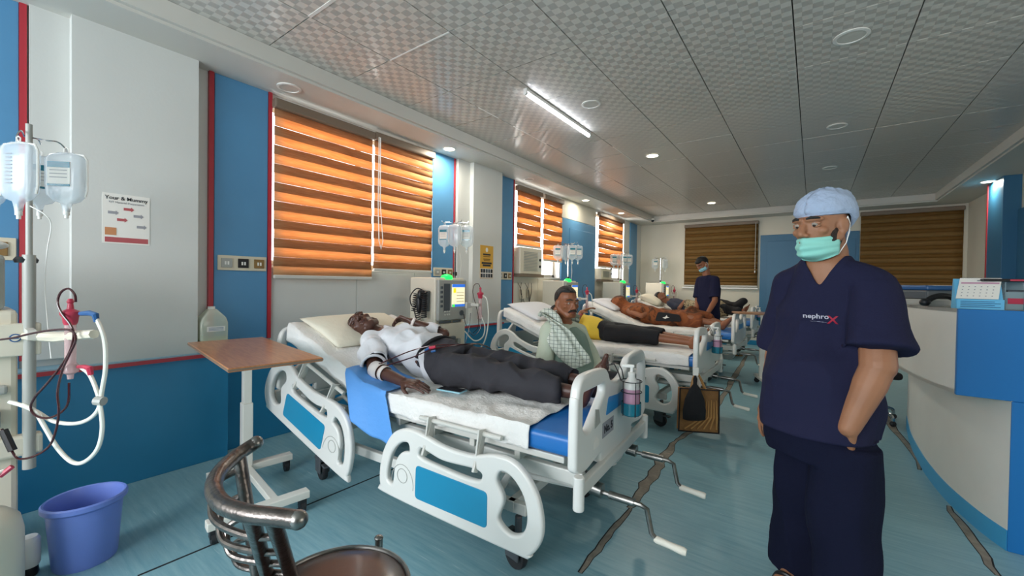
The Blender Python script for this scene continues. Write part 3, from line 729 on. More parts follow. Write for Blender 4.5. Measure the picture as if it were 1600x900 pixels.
    def mk():
        b = MB().tube([(-.62, -.40, .50), (-.45, -.40, .58), (-.3, -.40, .50), (-.2, -.40, .50)], .014, 8).box(-.40, -.10, -.43, -.39, .49, .53).box(-.34, -.22, -.42, -.38, .44, .50).box(.1, .4, -.06, .06, .40, .5).cyl((.2, -.35, .44), (.2, .35, .44), .02, 10)
        b.beam((-.15, -.2, .36), (-.6, -.2, .62), .03, .03).beam((-.15, .2, .36), (-.6, .2, .62), .03, .03)
        return b.build('lifting_linkage', 'machine_grey', None, smooth=0, bevel=.004)
    shared('link', mk, 'lifting_linkage', t)
    def mk(): return MB().cyl((.30, -.30, .36), (1.06, -.25, .395), .018, 10).cyl((-.1, .30, .36), (1.06, .25, .395), .018, 10).box(.35, .6, -.10, .10, .33, .42).build('screw_rod', 'bed_metal', None)
    shared('screws', mk, 'screw_rod', t)
    for y in (-.25, .25):
        def mk():
            b = MB().cyl((1.05, 0, .40), (1.10, 0, .395), .03, 14).tube([(1.08, 0, .39), (1.26, 0, .385), (1.285, 0, .375), (1.305, .0, .285), (1.33, .0, .262)], [.010]*5, 8)
            b.cyl((1.13, 0, .388), (1.235, 0, .386), .0165, 12); return b.build('crank', 'steel', None)
        c = shared('crank', mk, 'crank', t); c.location = (0, y, 0)
        def mk(): return MB().lathe([(.010, 0), (.014, .01), (.013, .06), (.0155, .11), (.012, .12)], 12, (1.315, 0, .268), M.Rotation(math.radians(96), 3, 'Y')).build('crank_handle', 'grip_white', None)
        shared('crankh', mk, 'crank_handle', c)
    for sd in ('near', 'far'):
        side_rail(t, sd, 'foot', bid); side_rail(t, sd, 'head', bid)
    return t
def cushion_grid(name, m, parent, u0, u1, v0, v1, zlo, zhi, nu=40, edge=.025):
    """closed slab following the bent bed surface"""
    b = MB(); ring = []
    prof = rpoly([(v0, zlo), (v1, zlo), (v1, zhi), (v0, zhi)], edge, 4); k = len(prof); vs = []
    for i in range(nu+1):
        u = u0+(u1-u0)*i/nu; dz = mtop(u)-.66
        for (v, z) in prof: vs.append((u, v, z+dz))
    fs = [tuple(range(k)), tuple(range((nu+1)*k-1, nu*k-1, -1))]
    for i in range(nu):
        for j in range(k): fs.append((i*k+j, (i+1)*k+j, (i+1)*k+(j+1) % k, i*k+(j+1) % k))
    return MB().add(vs, fs).build(name, m, parent, smooth=50)
def bedding(bed, bid, names, sheet_u=(-1.0, .845)):
    loc, rz = tuple(bed.location), bed.rotation_euler.z
    m_ = thing('mattress', names[0], 'mattress', loc, rz, 'bed mattresses')
    cushion_grid('mattress_core', 'mattress_blue', m_, -1.0, 1.03, -.43, .43, .575, .66)
    sh = MB(); W = .435; drop = .085; tot = 2*W+2*drop; sd = bid*7.3
    def fn(a, b_):
        u = sheet_u[0]+(sheet_u[1]-sheet_u[0])*a; s = tot*b_
        w = .012*NZ.noise(V((u*5+sd, s*9, 0)))+.009*(1-2*abs(NZ.noise(V((u*11+sd, s*6+u*4, 3)))))*(.4+max(0, NZ.noise(V((u*2, s*3, 5+sd)))))+.0045*math.sin(u*30+s*22+6*NZ.noise(V((u*3, s*3, sd))))*max(0, NZ.noise(V((u*2, s*4, 7+sd)))+.25)
        e = .004*math.sin(s*17+sd)
        z = mtop(u+e)+.008
        dd = drop*(1+.35*NZ.noise(V((u*3, sd, 1))))
        if s < drop: v = -W-.008-.007*math.sin(u*37+sd)*.8*(1-s/drop); zz = z-.01-dd*(1-s/drop)
        elif s > tot-drop: k = (s-(tot-drop))/drop; v = W+.008+.006*math.sin(u*37)*k; zz = z-.01-dd*k
        else: v = -W+(s-drop); zz = z+w+.003
        return (u+e, v, zz)
    sh.grid(fn, 170, 84)
    so = sh.build('bed_sheet', 'sheet_cloth', None, smooth=70, solid=.002); so.location = loc; so.rotation_euler = (0, 0, rz)
    tag(so, names[1], 'sheet', 'white bed sheets')
    return m_
def pillow(name, label, c, sz, rot, m='pillow_cloth', group=None, seed=1, bed=None):
    b = MB(); n = 30; vs = []; fs = []
    for sgn in (1, -1):
        o = len(vs)
        for j in range(n+1):
            for i in range(n+1):
                x, y = -1+2*i/n, -1+2*j/n; h = (max(0, 1-abs(x)**2.6))**.5*(max(0, 1-abs(y)**2.6))**.5
                q = 1-.07*(x*x*y*y)*0-.06*(1-abs(x))*(abs(y)**6)-.06*(1-abs(y))*(abs(x)**6)
                wr = .05*NZ.noise(V((x*2.5+seed, y*2.5, sgn)))*h
                vs.append(V((x*sz[0]*q, y*sz[1]*q, sgn*sz[2]*(h+wr))))
        for j in range(n):
            for i in range(n):
                a = o+j*(n+1)+i; f = (a, a+1, a+n+2, a+n+1); fs.append(f if sgn > 0 else f[::-1])
    b.add(vs, fs); ob = b.build(name, m, None, smooth=70)
    w_ = ob.modifiers.new('w', 'WELD'); w_.merge_threshold = .0005
    if bed: ob.matrix_world = M.Translation(bed.location) @ M.Rotation(bed.rotation_euler.z, 4, 'Z') @ M.Translation(V(c)) @ rot.to_4x4()
    else: ob.location = c; ob.rotation_euler = rot.to_euler()
    loc, ro, sc_ = ob.matrix_world.decompose() if bed else (None, None, None)
    if bed: ob.location = loc; ob.rotation_euler = ro.to_euler()
    tag(ob, label, 'pillow', group); return ob
B1 = hospital_bed(-1.815, 1.82, math.radians(3.3), 'white crank bed in front carrying the patient in dark trousers, marked No. 5', 1)
B2 = hospital_bed(-1.83, 4.16, math.radians(-1), 'second white crank bed, with the patient in yellow and bags hung on its foot end', 2)
B3 = hospital_bed(-1.86, 6.37, math.radians(-1), 'third white crank bed, holding the patient under an orange blanket', 3)
B4 = hospital_bed(-1.90, 8.60, math.radians(0), 'farthest white crank bed by the far wall blind', 4)
bedding(B1, 1, ('blue mattress showing bare at the foot of the front bed', 'rumpled white sheet on the front bed beside the phone'))
bedding(B2, 2, ('mattress of the second bed under the patient in yellow', 'white sheet on the second bed hanging over its foot'), (-1.0, 1.0))
bedding(B3, 3, ('mattress of the third bed with its blue foot end showing', 'white sheet on the third bed under the orange blanket'))
bedding(B4, 4, ('mattress of the farthest bed near the far wall', 'white sheet on the farthest bed under the sleeping patient in dark blue'))
R_back = M.Rotation(BACK, 3, 'Y')
pillow('pillow', 'cream pillow under the head of the patient in the white shirt', (-.79, .0, mtop(-.79)+.035), (.23, .36, .045), R_back, seed=2, bed=B1)
pillow('pillow', 'flat white pillow at the raised head of the second bed', (-.80, .0, mtop(-.80)+.045), (.23, .36, .055), R_back, 'white_cloth', seed=4, bed=B2)
pillow('pillow', 'white pillow at the raised head of the third bed beyond the orange blanket', (-.80, .05, mtop(-.80)+.045), (.22, .35, .055), R_back, 'white_cloth', seed=5, bed=B3)
pillow('pillow', 'thick pale pillow under the head of the patient on the farthest bed', (-.76, .0, mtop(-.76)+.075), (.22, .34, .10), R_back, seed=6, bed=B4)
# blue pad hanging over the near edge of the first bed
def pad(u_, v_):
    u = -.36+.34*u_+.05*v_*0; s = .50*v_
    z = mtop(u)+.030+.005*math.sin(u*36)+.010*NZ.noise(V((u*9, s*9, 0)))
    if s < .22:
        k = 1-s/.22; return (u+.10*k*(1), -.448-.012-.015*math.sin(u*13)*k-.02*k, z-.012-.26*k)
    return (u, -.452+(s-.22), z)
po_ = MB().grid(pad, 40, 50).build('underpad', 'underpad', None, smooth=70, solid=.003); po_.location = B1.location; po_.rotation_euler = B1.rotation_euler
tag(po_, 'light blue absorbent pad hanging over the edge of the front bed below the bandaged arm', 'underpad')
# phone
phn = thing('mobile_phone', 'dark phone in a pale blue case lying on the white sheet', 'phone', tuple(at(706, 611, 2, .688)), math.radians(-12))
MB().box(-.078, .078, -.036, .036, 0, .010).build('case', 'phone_case', phn, smooth=30, bevel=.006); MB().box(-.073, .073, -.032, .032, .0098, .0112).build('screen', 'phone_glass', phn, smooth=0)
phn.rotation_euler = (0, 0, math.radians(8))

# soap pump bottle in a wire holder on the foot panel
def soap(bed, v, label, hl, teal='teal_liquid'):
    mw = M.Translation(bed.location) @ M.Rotation(bed.rotation_euler.z, 4, 'Z')
    base = mw @ V((1.135, v, .655))
    hd = thing('bottle_holder', hl, 'holder', tuple(base), bed.rotation_euler.z)
    MB().lathe([(.040, 0), (.046, .006), (.046, .06), (.044, .06), (.043, .008), (.0, .006)], 20).build('tray', teal, hd)
    b = MB()
    for a in (.9, 2.2, 4.1, 5.4): b.tube([(.047*math.cos(a), .047*math.sin(a), .0), (.047*math.cos(a), .047*math.sin(a), .16)], .0022, 6)
    for z in (.11, .16): b.tube([(.047*math.cos(2*PI*i/20), .047*math.sin(2*PI*i/20), z) for i in range(20)], .0022, 6, closed=True)
    b.tube([(-.045, -.02, .16), (-.055, -.03, .20), (-.075, -.03, .235), (-.11, -.03, .225)], .003, 6).tube([(-.045, .02, .16), (-.055, .025, .20), (-.075, .025, .235), (-.11, .025, .225)], .003, 6)
    b.build('wire_cage', 'cable_black', hd)
    t = thing('soap_bottle', label, 'bottle', (base.x, base.y, base.z+.009), bed.rotation_euler.z+.3)
    MB().lathe([(0, 0), (.034, 0), (.037, .006), (.037, .12), (.034, .145), (.018, .165), (.016, .175)], 22).build('bottle_body', 'white_plastic', t)
    MB().lathe([(.0376, .03), (.0376, .115)], 22).build('label_wrap', 'print_pink', t, solid=.0004)
    for i in range(5): MB().box(.0375, .0385, -.014, .012, .045+i*.013, .049+i*.013).build('print_line', 'print_red', t, smooth=0)
    MB().lathe([(.017, .172), (.017, .19), (.008, .195), (.007, .215), (.0, .216)], 14).build('pump_collar', 'white_plastic', t)
    MB().box(-.045, .012, -.009, .009, .214, .228).build('pump_nozzle', 'white_plastic', t, smooth=0, bevel=.004)
soap(B1, .02, 'white pump soap bottle with pink print on the foot of the front bed', 'wire holder with teal cup hooked over the foot panel of the front bed')
soap(B2, .0, 'pump soap bottle at the foot of the second bed', 'wire bottle holder on the foot panel of the second bed')
soap(B4, .0, 'pump soap bottle at the foot of the farthest bed', 'wire bottle holder on the foot panel of the farthest bed')

# ================================================================ DIALYSIS MACHINES
def machine(x, y, rz, label, cuff=False, full=True):
    t = thing('dialysis_machine', label, 'dialysis machine', (x, y, 0), rz, 'dialysis machines beside the beds')
    MB().box(-.40, -.03, -.20, .20, .12, 1.31).build('cabinet', 'machine_cream', t, smooth=0, bevel=.014)
    MB().box(-.03, .0, -.195, .195, .12, .86).build('front_panel', 'machine_cream', t, smooth=0, bevel=.01)
    cp = MB().box(-.03, .012, -.195, .195, .89, 1.29).build('control_panel', 'machine_grey', t, smooth=0, bevel=.01)
    MB().box(.012, .016, -.02, .165, 1.02, 1.245).build('screen', mscreen('#fbf1c8', .75), cp, smooth=0)
    MB().box(.016, .0175, -.02, .165, 1.215, 1.245).build('title_bar', mscreen('#2f6fd6', .8), cp, smooth=0); MB().box(.016, .0175, -.02, .165, 1.02, 1.045).build('status_bar', mscreen('#2f6fd6', .8), cp, smooth=0)
    MB().box(.016, .0175, .0, .035, 1.16, 1.205).build('status_field', mscreen('#ffc61a', 1.2), cp, smooth=0)
    MB().box(.016, .018, -.015, .02, 1.02, 1.045).build('status_field', mscreen('#46d050', 1.2), cp, smooth=0)
    for i in range(4): MB().box(.0165, .0175, .045, .15, 1.07+i*.03, 1.074+i*.03).build('screen_line', 'print_dark', cp, smooth=0)
    MB().box(.011, .014, -.13, -.045, .98, 1.25).build('key_field', 'machine_dark', cp, smooth=0, bevel=.004)
    for i in range(5):
        MB().box(.012, .02, -.175, -.145, 1.02+i*.045, 1.045+i*.045).build('key', 'machine_dark', cp, smooth=0, bevel=.003)
    for i in range(6): MB().box(.012, .019, -.12+(i % 3)*.028, -.10+(i % 3)*.028, .94+(i//3)*.03, .955+(i//3)*.03).build('key', 'tray_metal', cp, smooth=0, bevel=.002)
    MB().cyl((.012, .12, .955), (.022, .12, .955), .027, 18).build('dial', 'machine_dark', cp)
    MB().box(.0, .006, -.18, -.02, .865, .885).box(.0, .006, .01, .12, .865, .885).build('pressure_display', 'machine_dark', t, smooth=0)
    pump = MB().box(0, .035, -.13, .03, .53, .73).build('blood_pump', 'machine_dark', t, smooth=0, bevel=.012)
    MB().cyl((.035, -.05, .635), (.05, -.05, .635), .052, 24).build('pump_rotor', 'machine_grey', pump); MB().box(.05, .06, -.06, -.04, .60, .67).build('rotor_arm', 'machine_dark', pump, smooth=0)
    MB().box(0, .03, .06, .10, .62, .70).box(0, .025, .07, .12, .50, .56).box(0, .02, -.16, -.12, .42, .47).build('line_clamp', 'machine_grey', t, smooth=0, bevel=.005)
    MB().ell((-.06, -.02, 1.31), (.055, .065, .035)).build('status_lamp', 'led_green', t)
    MB().box(-.40, .02, -.21, .21, .06, .12).build('base', 'machine_cream', t, smooth=0, bevel=.01)
    for a in (-.34, -.04):
        for b_ in (-.16, .16):
            MB().cyl((a, b_-.012, .03), (a, b_+.012, .03), .03, 14).build('wheel', 'rubber', t)
    pole = MB().cyl((-.20, .24, .30), (-.20, .24, 1.90), .011, 10).build('drip_pole', 'chrome', t)
    hk = MB()
    for a in (-.35, .45, 1.5, 2.6, 3.9): hk.tube([(-.20, .24, 1.88), (-.20+.07*math.cos(a), .24+.07*math.sin(a), 1.905), (-.20+.13*math.cos(a), .24+.13*math.sin(a), 1.895), (-.20+.145*math.cos(a), .24+.145*math.sin(a), 1.915)], .003, 6)
    hk.build('hook', 'chrome', pole); MB().box(-.25, -.15, .18, .25, .9, .93).box(-.25, -.15, .18, .25, .45, .48).build('pole_clamp', 'machine_cream', pole, smooth=0, bevel=.004)
    MB().cyl((-.2, .24, 1.335), (-.2, .24, 1.375), .022, 12).build('clamp_knob', 'black_plastic', pole)
    if full:
        MB().box(-.2, .13, .245, .27, 1.02, 1.05).box(.0, .03, .18, .27, 1.0, 1.06).build('dialyzer_arm', 'tray_metal', t, smooth=0, bevel=.004)
    tb_ = MB()
    tb_.tube(spline([(.04, -.10, .55), (.06, -.10, .45), (.05, -.04, .40), (.05, .03, .45), (.04, .05, .52), (.05, .09, .55), (.06, .12, .48), (.05, .13, .38), (.07, .08, .33)], 6), .0035, 7)
    tb_.tube(spline([(.045, -.02, .55), (.07, .0, .42), (.06, .05, .37), (.05, .10, .50), (.05, .15, .66), (.06, .19, .80), (.05, .22, .95)], 6), .0035, 7)
    tb_.build('blood_line', 'blood', t)
    MB().box(.03, .05, .10, .135, .42, .54).build('line_chamber', 'cable_black', t, smooth=0, bevel=.006)
    if cuff:
        MB().box(-.18, -.10, -.24, -.20, .98, 1.18).build('cuff_bracket', 'machine_dark', t, smooth=0, bevel=.01)
        def coil(p0, p1, r, turns, w):
            p0, p1 = V(p0), V(p1); d = (p1-p0).normalized(); x = d.orthogonal().normalized(); y = d.cross(x); n = turns*10
            return [p0.lerp(p1, i/n)+x*r*math.cos(2*PI*i/10)+y*r*math.sin(2*PI*i/10) for i in range(n+1)]
        c = MB().tube(coil((-.10, -.27, 1.18), (-.11, -.27, .92), .026, 14, 0), .0055, 6).tube(coil((-.24, -.26, 1.0), (-.14, -.27, .78), .022, 12, 0), .0055, 6).tube(coil((-.24, -.26, 1.15), (-.26, -.27, .98), .02, 8, 0), .005, 6)
        c.build('coiled_hose', 'cable_black', t)
        MB().tube(spline([(-.10, -.25, 1.16), (-.22, -.26, 1.20), (-.32, -.26, 1.12), (-.30, -.26, 1.03), (-.22, -.26, 1.02)], 8), .006, 7).build('cable', 'cable_black', t)
        MB().ell((-.19, -.26, 1.05), (.03, .03, .10)).ell((-.17, -.265, 1.14), (.03, .03, .05)).build('pressure_cuff', 'cable_black', t)
    return t
def mscreen(col, e):
    k = 'scr'+col
    if k not in MATS: mat(k, col, .3, emit=e)
    return k
def drip_bag(p, rz, label, group, labelled=True, full=.6, h=.27, w=.145):
    t = thing('drip_bottle', label, 'drip bottle', tuple(p), rz, group)
    k = h/.27; wx = w/.145
    def sec(z, a, b_): return [(a*wx*math.copysign(abs(math.cos(q))**.55, math.cos(q)), b_*math.copysign(abs(math.sin(q))**.7, math.sin(q)), z*k) for q in [2*PI*i/20 for i in range(20)]]
    L_ = [(-.27, .010, .010), (-.245, .013, .013), (-.232, .018, .014), (-.222, .045, .022), (-.195, .066, .030), (-.15, .070, .034), (-.06, .071, .034), (-.03, .070, .030), (-.015, .062, .018), (0, .03, .008)]
    vs = [q for s_ in L_ for q in sec(*s_)]; fs = [(i*20+j, i*20+(j+1) % 20, (i+1)*20+(j+1) % 20, (i+1)*20+j) for i in range(len(L_)-1) for j in range(20)]+[tuple(range(19, -1, -1)), tuple(range(180, 200))]
    MB().add(vs, fs).build('bottle_body', 'bag_clear', t, smooth=60)
    rm = [(.072*wx*x, .004, z*k) for x, z in ((-.9, -.20), (-1, -.17), (-1, -.03), (-.85, -.008), (0, .0), (.85, -.008), (1, -.03), (1, -.17), (.9, -.20))]
    MB().tube(rm, .0045, 6).build('rim', 'white_plastic', t)
    MB().cyl((0, 0, -.255*k), (0, 0, -.285*k), .011, 12).cyl((0, 0, -.285*k), (0, 0, -.30*k), .007, 10).build('port', 'white_plastic', t)
    MB().tube([(-.008, 0, 0), (-.008, 0, .018), (0, 0, .024), (.008, 0, .018), (.008, 0, 0)], .0025, 6).build('hanger', 'white_plastic', t)
    if labelled:
        lb = MB().box(-.04*wx, .04*wx, -.0385, -.0355, -.16*k, -.05*k).build('paper_label', 'paper', t, smooth=0)
        MB().box(-.04*wx, .04*wx, -.0395, -.0385, -.076*k, -.05*k).build('label_band', 'teal_liquid', lb, smooth=0); MB().box(-.04*wx, .04*wx, -.0395, -.0385, -.16*k, -.15*k).build('label_band', 'teal_liquid', lb, smooth=0)
        for i in range(3): MB().box(-.032*wx, .03*wx, -.0393, -.0385, (-.09-.016*i)*k, (-.087-.016*i)*k).build('print_line', 'print_grey', lb, smooth=0)
    else:
        g = MB()
        for i in range(9): g.box(-.012, .014, -.0365, -.0352, (-.055-i*.014)*k, (-.052-i*.014)*k)
        g.build('scale_mark', 'print_grey', t, smooth=0)
    return t
M1 = machine(-2.90, 2.97, 0, 'dialysis machine with lit screen and coiled cuff hose beside the front bed', True)
M2 = machine(-2.95, 5.58, 0, 'dialysis machine behind the seated man with the checked scarf')
M3 = machine(-2.95, 7.82, 0, 'dialysis machine behind the raised head of the third bed')
M4 = machine(-2.72, 9.70, 0, 'dialysis machine standing in the far corner beside the farthest bed')
IV = [(M1, 'the machine by the front bed', [(-.12, .03), (0, -.05), (.12, .02)]), (M2, 'the machine behind the seated man', [(-.16, .02), (-.03, .06), (.06, -.03), (.16, .02)]), (M3, 'the machine behind the third bed', [(-.15, .0), (-.05, .06), (.05, -.02), (.16, .03)]), (M4, 'the machine in the far corner', [(-.12, .02), (.10, -.02)])]
ORD = ['first', 'second', 'third', 'fourth']
fa = math.radians(36.1)
for m_, who, offs in IV:
    for i, (a, b_) in enumerate(offs):
        p = V(m_.location)+V((-.20, .24, 0))+V((a*math.cos(fa)-b_*math.sin(fa), a*math.sin(fa)+b_*math.cos(fa), 1.875))
        drip_bag(p, fa+random.uniform(-.3, .3), '%s clear drip bottle from the window side on %s' % (ORD[i], who), 'drip bottles over '+who, i != 1)
    MB().tube(spline([V(m_.location)+V((-.16, .27, 1.58)), V(m_.location)+V((-.15, .28, 1.45)), V(m_.location)+V((-.17, .27, 1.2)), V(m_.location)+V((-.15, .25, 1.0))], 6), .003, 6).build('drip_line', 'white_plastic', m_, world=True)
def dialyzer(base, rz, label, sc=1.0, px=None):
    t = thing('dialyzer', label, 'dialyzer', tuple(base), rz); k = sc
    MB().lathe([(.019*k, .05*k), (.019*k, .25*k)], 16).build('fibre_body', 'dialyzer_clear', t)
    MB().lathe([(.0, .0), (.010*k, .0), (.012*k, .02*k), (.027*k, .03*k), (.027*k, .06*k), (.020*k, .07*k)], 16).build('end_header', 'dialyzer_clear', t)
    MB().lathe([(.020*k, .24*k), (.024*k, .25*k), (.027*k, .275*k), (.034*k, .285*k), (.034*k, .297*k), (.012*k, .31*k), (.009*k, .335*k), (.013*k, .34*k), (.008*k, .355*k), (.0, .356*k)], 16).build('top_cap', 'red_cap', t)
    return t
for m_, lb in ((M1, 'red capped dialyzer on the arm of the machine by the front bed'), (M2, 'red capped dialyzer beside the machine behind the seated man'), (M3, 'red capped dialyzer beside the machine behind the third bed'), (M4, 'red capped dialyzer on the far corner machine')):
    q = V(m_.location)+V((.11, .30, .86)); d = dialyzer(q, 0, lb, 1.0)
    MB().tube(spline([(0, 0, .345), (-.01, -.02, .39), (-.04, -.05, .38), (-.05, -.06, .30), (-.02, -.05, .18), (.01, -.04, .06), (-.01, -.02, -.06), (-.05, -.05, -.12)], 6), .0035, 7).tube(spline([(0, 0, .01), (.01, -.01, -.08), (-.04, -.06, -.14), (-.09, -.12, -.02), (-.09, -.15, .08)], 6), .0035, 7).build('blood_line', 'blood', d)
    MB().tube(spline([(.02, .01, .27), (.06, .04, .22), (.07, .05, .0), (.05, .02, -.20), (-.02, -.02, -.30), (-.10, -.08, -.28), (-.16, -.12, -.2)], 6), .007, 8).tube(spline([(.02, .0, .05), (.05, .02, -.05), (.03, .01, -.16), (-.05, -.03, -.2), (-.12, -.1, -.1)], 6), .007, 8).build('dialysate_hose', 'dialysate', d)

# ---- the near machine at the edge of the room, its stand, bottles and lines

m0 = thing('dialysis_machine', 'near dialysis machine cut off at the window wall end, beside the blue bucket', 'dialysis machine', (-2.80, -.02, 0), 0)
ME = .205
MB().box(-.38, .0, -.34, ME, .10, 1.12).build('cabinet', 'machine_cream', m0, smooth=0, bevel=.02)
MB().box(-.30, .0, -.34, ME-.035, 1.12, 1.36).build('monitor', 'machine_grey', m0, smooth=0, bevel=.02)
MB().box(.0, .012, -.30, ME-.055, 1.15, 1.33).build('screen_bezel', 'machine_cream', m0, smooth=0, bevel=.006)
MB().ell((-.08, ME-.07, 1.40), (.05, .05, .02)).build('status_lamp', 'white_plastic', m0)
MB().box(.0, .05, -.3, ME-.05, .62, .70).box(.0, .03, -.3, ME-.03, .76, .80).build('shelf', 'machine_grey', m0, smooth=0, bevel=.01)
MB().box(-.36, .02, -.34, ME, .05, .10).build('base', 'machine_cream', m0, smooth=0, bevel=.01)
for y_ in (-.25, .09): MB().cyl((-.02, y_-.015, .035), (-.02, y_+.015, .035), .035, 16).build('wheel', 'rubber', m0)
pl = MB().cyl((.02, .235, .42), (.02, .235, 1.36), .021, 14).cyl((.02, .235, 1.36), (.02, .235, 1.93), .011, 12).build('drip_pole', 'machine_grey', m0)
MB().lathe([(.0, .0), (.034, .0), (.038, .014), (.03, .026), (.0, .028)], 16, (.0, .228, 1.325)).build('clamp_knob', 'black_plastic', pl)
MB().box(-.02, .03, .06, .27, .92, 1.06).build('pole_bracket', 'machine_cream', m0, smooth=0, bevel=.006)
MB().box(-.03, .03, .06, .275, .48, .57).build('pole_bracket', 'machine_cream', m0, smooth=0, bevel=.012)
MB().cyl((.031, .195, 1.0), (.034, .195, 1.0), .018, 18).build('round_emblem', 'blue_clip', m0)
MB().cyl((.034, .195, 1.0), (.0355, .195, 1.0), .013, 18).build('round_emblem', 'machine_cream', m0); MB().box(.0355, .0365, .185, .205, .996, 1.004).build('round_emblem', 'blue_clip', m0, smooth=0)
D0 = 1.84
hk = MB().tube(spline([P(38, 213, D0), P(70, 219, D0-.05), P(90, 222, D0-.02), P(102, 232, D0), P(106, 240, D0)], 6), .003, 6).tube(spline([P(38, 213, D0), P(33, 204, D0-.06), P(26, 212, D0-.1), P(30, 222, D0-.1)], 6), .003, 6).tube(spline([P(38, 213, D0), P(58, 217, D0+.08), P(64, 226, D0+.1)], 6), .003, 6)
hk.build('hook', 'chrome', m0, world=True)
drip_bag(P(29, 222, 1.70), fa+.0, 'big clear drip bottle with scale marks in front on the near stand', 'drip bottles on the near stand', False, h=.285, w=.150)
drip_bag(P(62, 243, 1.95), fa+.9, 'drip bottle half hidden in the middle of the near stand', 'drip bottles on the near stand', True, h=.27, w=.13)
drip_bag(P(104, 239, 1.84), fa+.15, 'drip bottle with teal banded label on the aisle side of the near stand', 'drip bottles on the near stand', True, h=.262, w=.155)
drip_bag(P(-8, 235, 1.78), fa-.5, 'drip bottle cut by the picture edge on the near stand', 'drip bottles on the near stand', True, h=.27, w=.14)
MB().box(-.0, .16, .22, .245, 1.0, 1.04).build('holder_arm', 'tray_metal', m0, smooth=0)
MB().tube([P(40, 525, 1.80), P(90, 527, 1.72), P(147, 522, 1.66)], [.018, .022, .018], 8).build('dialyzer_arm', 'machine_cream', m0, world=True, bevel=.0)
bz = P(110, 592, 1.70); d0 = dialyzer(bz, 0, 'red capped dialyzer clamped on the near stand with dark blood lines', .93)
r1 = [(118.3, 472), (116.7, 460), (107, 451), (95, 457), (90, 473), (97, 490), (110, 507), (115, 523), (110, 547), (97, 570), (73, 600), (55, 620), (48, 637), (57, 650), (77, 653), (97, 643), (107, 627), (108, 598)]
r2 = [(-10, 532), (20, 528), (50, 521), (80, 516), (105, 515), (116, 521), (118, 533), (107, 557), (97, 580), (90, 613), (92, 640), (88, 670), (77, 697), (53, 713), (30, 717), (20, 707), (12, 690), (3, 670)]
MB().tube(spline([P(x, y, 1.66) for x, y in r1], 5), .0042, 8).tube(spline([P(x, y, 1.64) for x, y in r2], 5), .0042, 8).build('blood_line', 'blood', d0, world=True)
w1 = [(140, 488), (150, 497), (163, 530), (165, 573), (160, 607), (156, 630)]
w2 = [(128, 575), (140, 585), (150, 607), (156, 630), (150, 645), (135, 657), (113, 662), (83, 658), (57, 643), (33, 633), (15, 628)]
w3 = [(156, 630), (160, 667), (153, 700), (133, 721), (113, 722), (90, 700), (70, 667), (55, 643), (35, 632)]
MB().tube(spline([P(x, y, 1.68) for x, y in w1], 5), .0078, 9).tube(spline([P(x, y, 1.69) for x, y in w2], 5), .0078, 9).tube(spline([P(x, y, 1.67) for x, y in w3], 5), .0078, 9).build('dialysate_hose', 'dialysate', d0, world=True)
MB().cyl(P(150, 626, 1.67), P(162, 627, 1.67), .018, 10).build('hose_clip', 'machine_grey', d0, world=True)
MB().tube([P(126, 490, 1.69), P(140, 489, 1.68), P(149, 492, 1.68), P(151, 503, 1.68)], [.009, .011, .012, .009], 8).build('hose_connector', 'blue_clip', d0, world=True)
MB().tube([P(122, 573, 1.69), P(132, 573, 1.68), P(140, 575, 1.68), P(142, 586, 1.68)], [.007, .009, .012, .009], 8).build('hose_connector', 'red_cap', d0, world=True)
MB().cyl(P(5, 672, 1.63), P(20, 704, 1.63), .013, 8).build('line_chamber', 'cable_black', d0, world=True)
MB().tube(spline([P(47, 322, 1.80), P(70, 335, 1.80), P(80, 352, 1.82), P(74, 390, 1.84), (P(70, 440, 1.85)), P(74, 500, 1.85), P(80, 560, 1.84)], 6), .0022, 6).build('drip_line', 'white_plastic', m0, world=True)
can = thing('chemical_can', 'tall cream plastic can with sloped shoulders below the near machine', 'can', (-2.52, .03, 0))
MB().lathe([(0, 0), (.13, 0), (.14, .012), (.14, .27), (.13, .33), (.10, .365), (.04, .385), (.035, .42), (.0, .42)], 28, sx=.9, sy=1.1).build('can_body', 'machine_cream', can)
MB().tube(spline([(.0, .0, .42), (.01, .02, .47), (.03, .06, .50), (.02, .10, .52)], 6), .006, 7).build('suction_tube', 'dialysate', can); MB().cyl((.02, .09, .50), (.03, .12, .53), .009, 8).build('red_connector', 'red_cap', can)
fc = thing('floor_can', 'small white canister with a black foot beside the bucket', 'canister', (-2.66, .205, 0))
MB().lathe([(0, .04), (.030, .04), (.034, .05), (.034, .15), (.026, .165), (0, .167)], 18).build('canister_body', 'white_plastic', fc); MB().lathe([(0, 0), (.026, 0), (.030, .01), (.027, .04)], 14).build('foot', 'black_plastic', fc)
# bucket
bk = thing('bucket', 'blue plastic bucket on the floor below the dialyzer', 'bucket', tuple(at(134, 874, 2, 0)))
MB().lathe([(0, .004), (.102, .0), (.106, .012), (.124, .252), (.133, .256), (.140, .264), (.140, .282), (.134, .288), (.127, .285), (.121, .262), (.102, .02), (0, .014)], 40, sx=.95, sy=1.0).build('bucket_body', 'bucket_blue', bk)
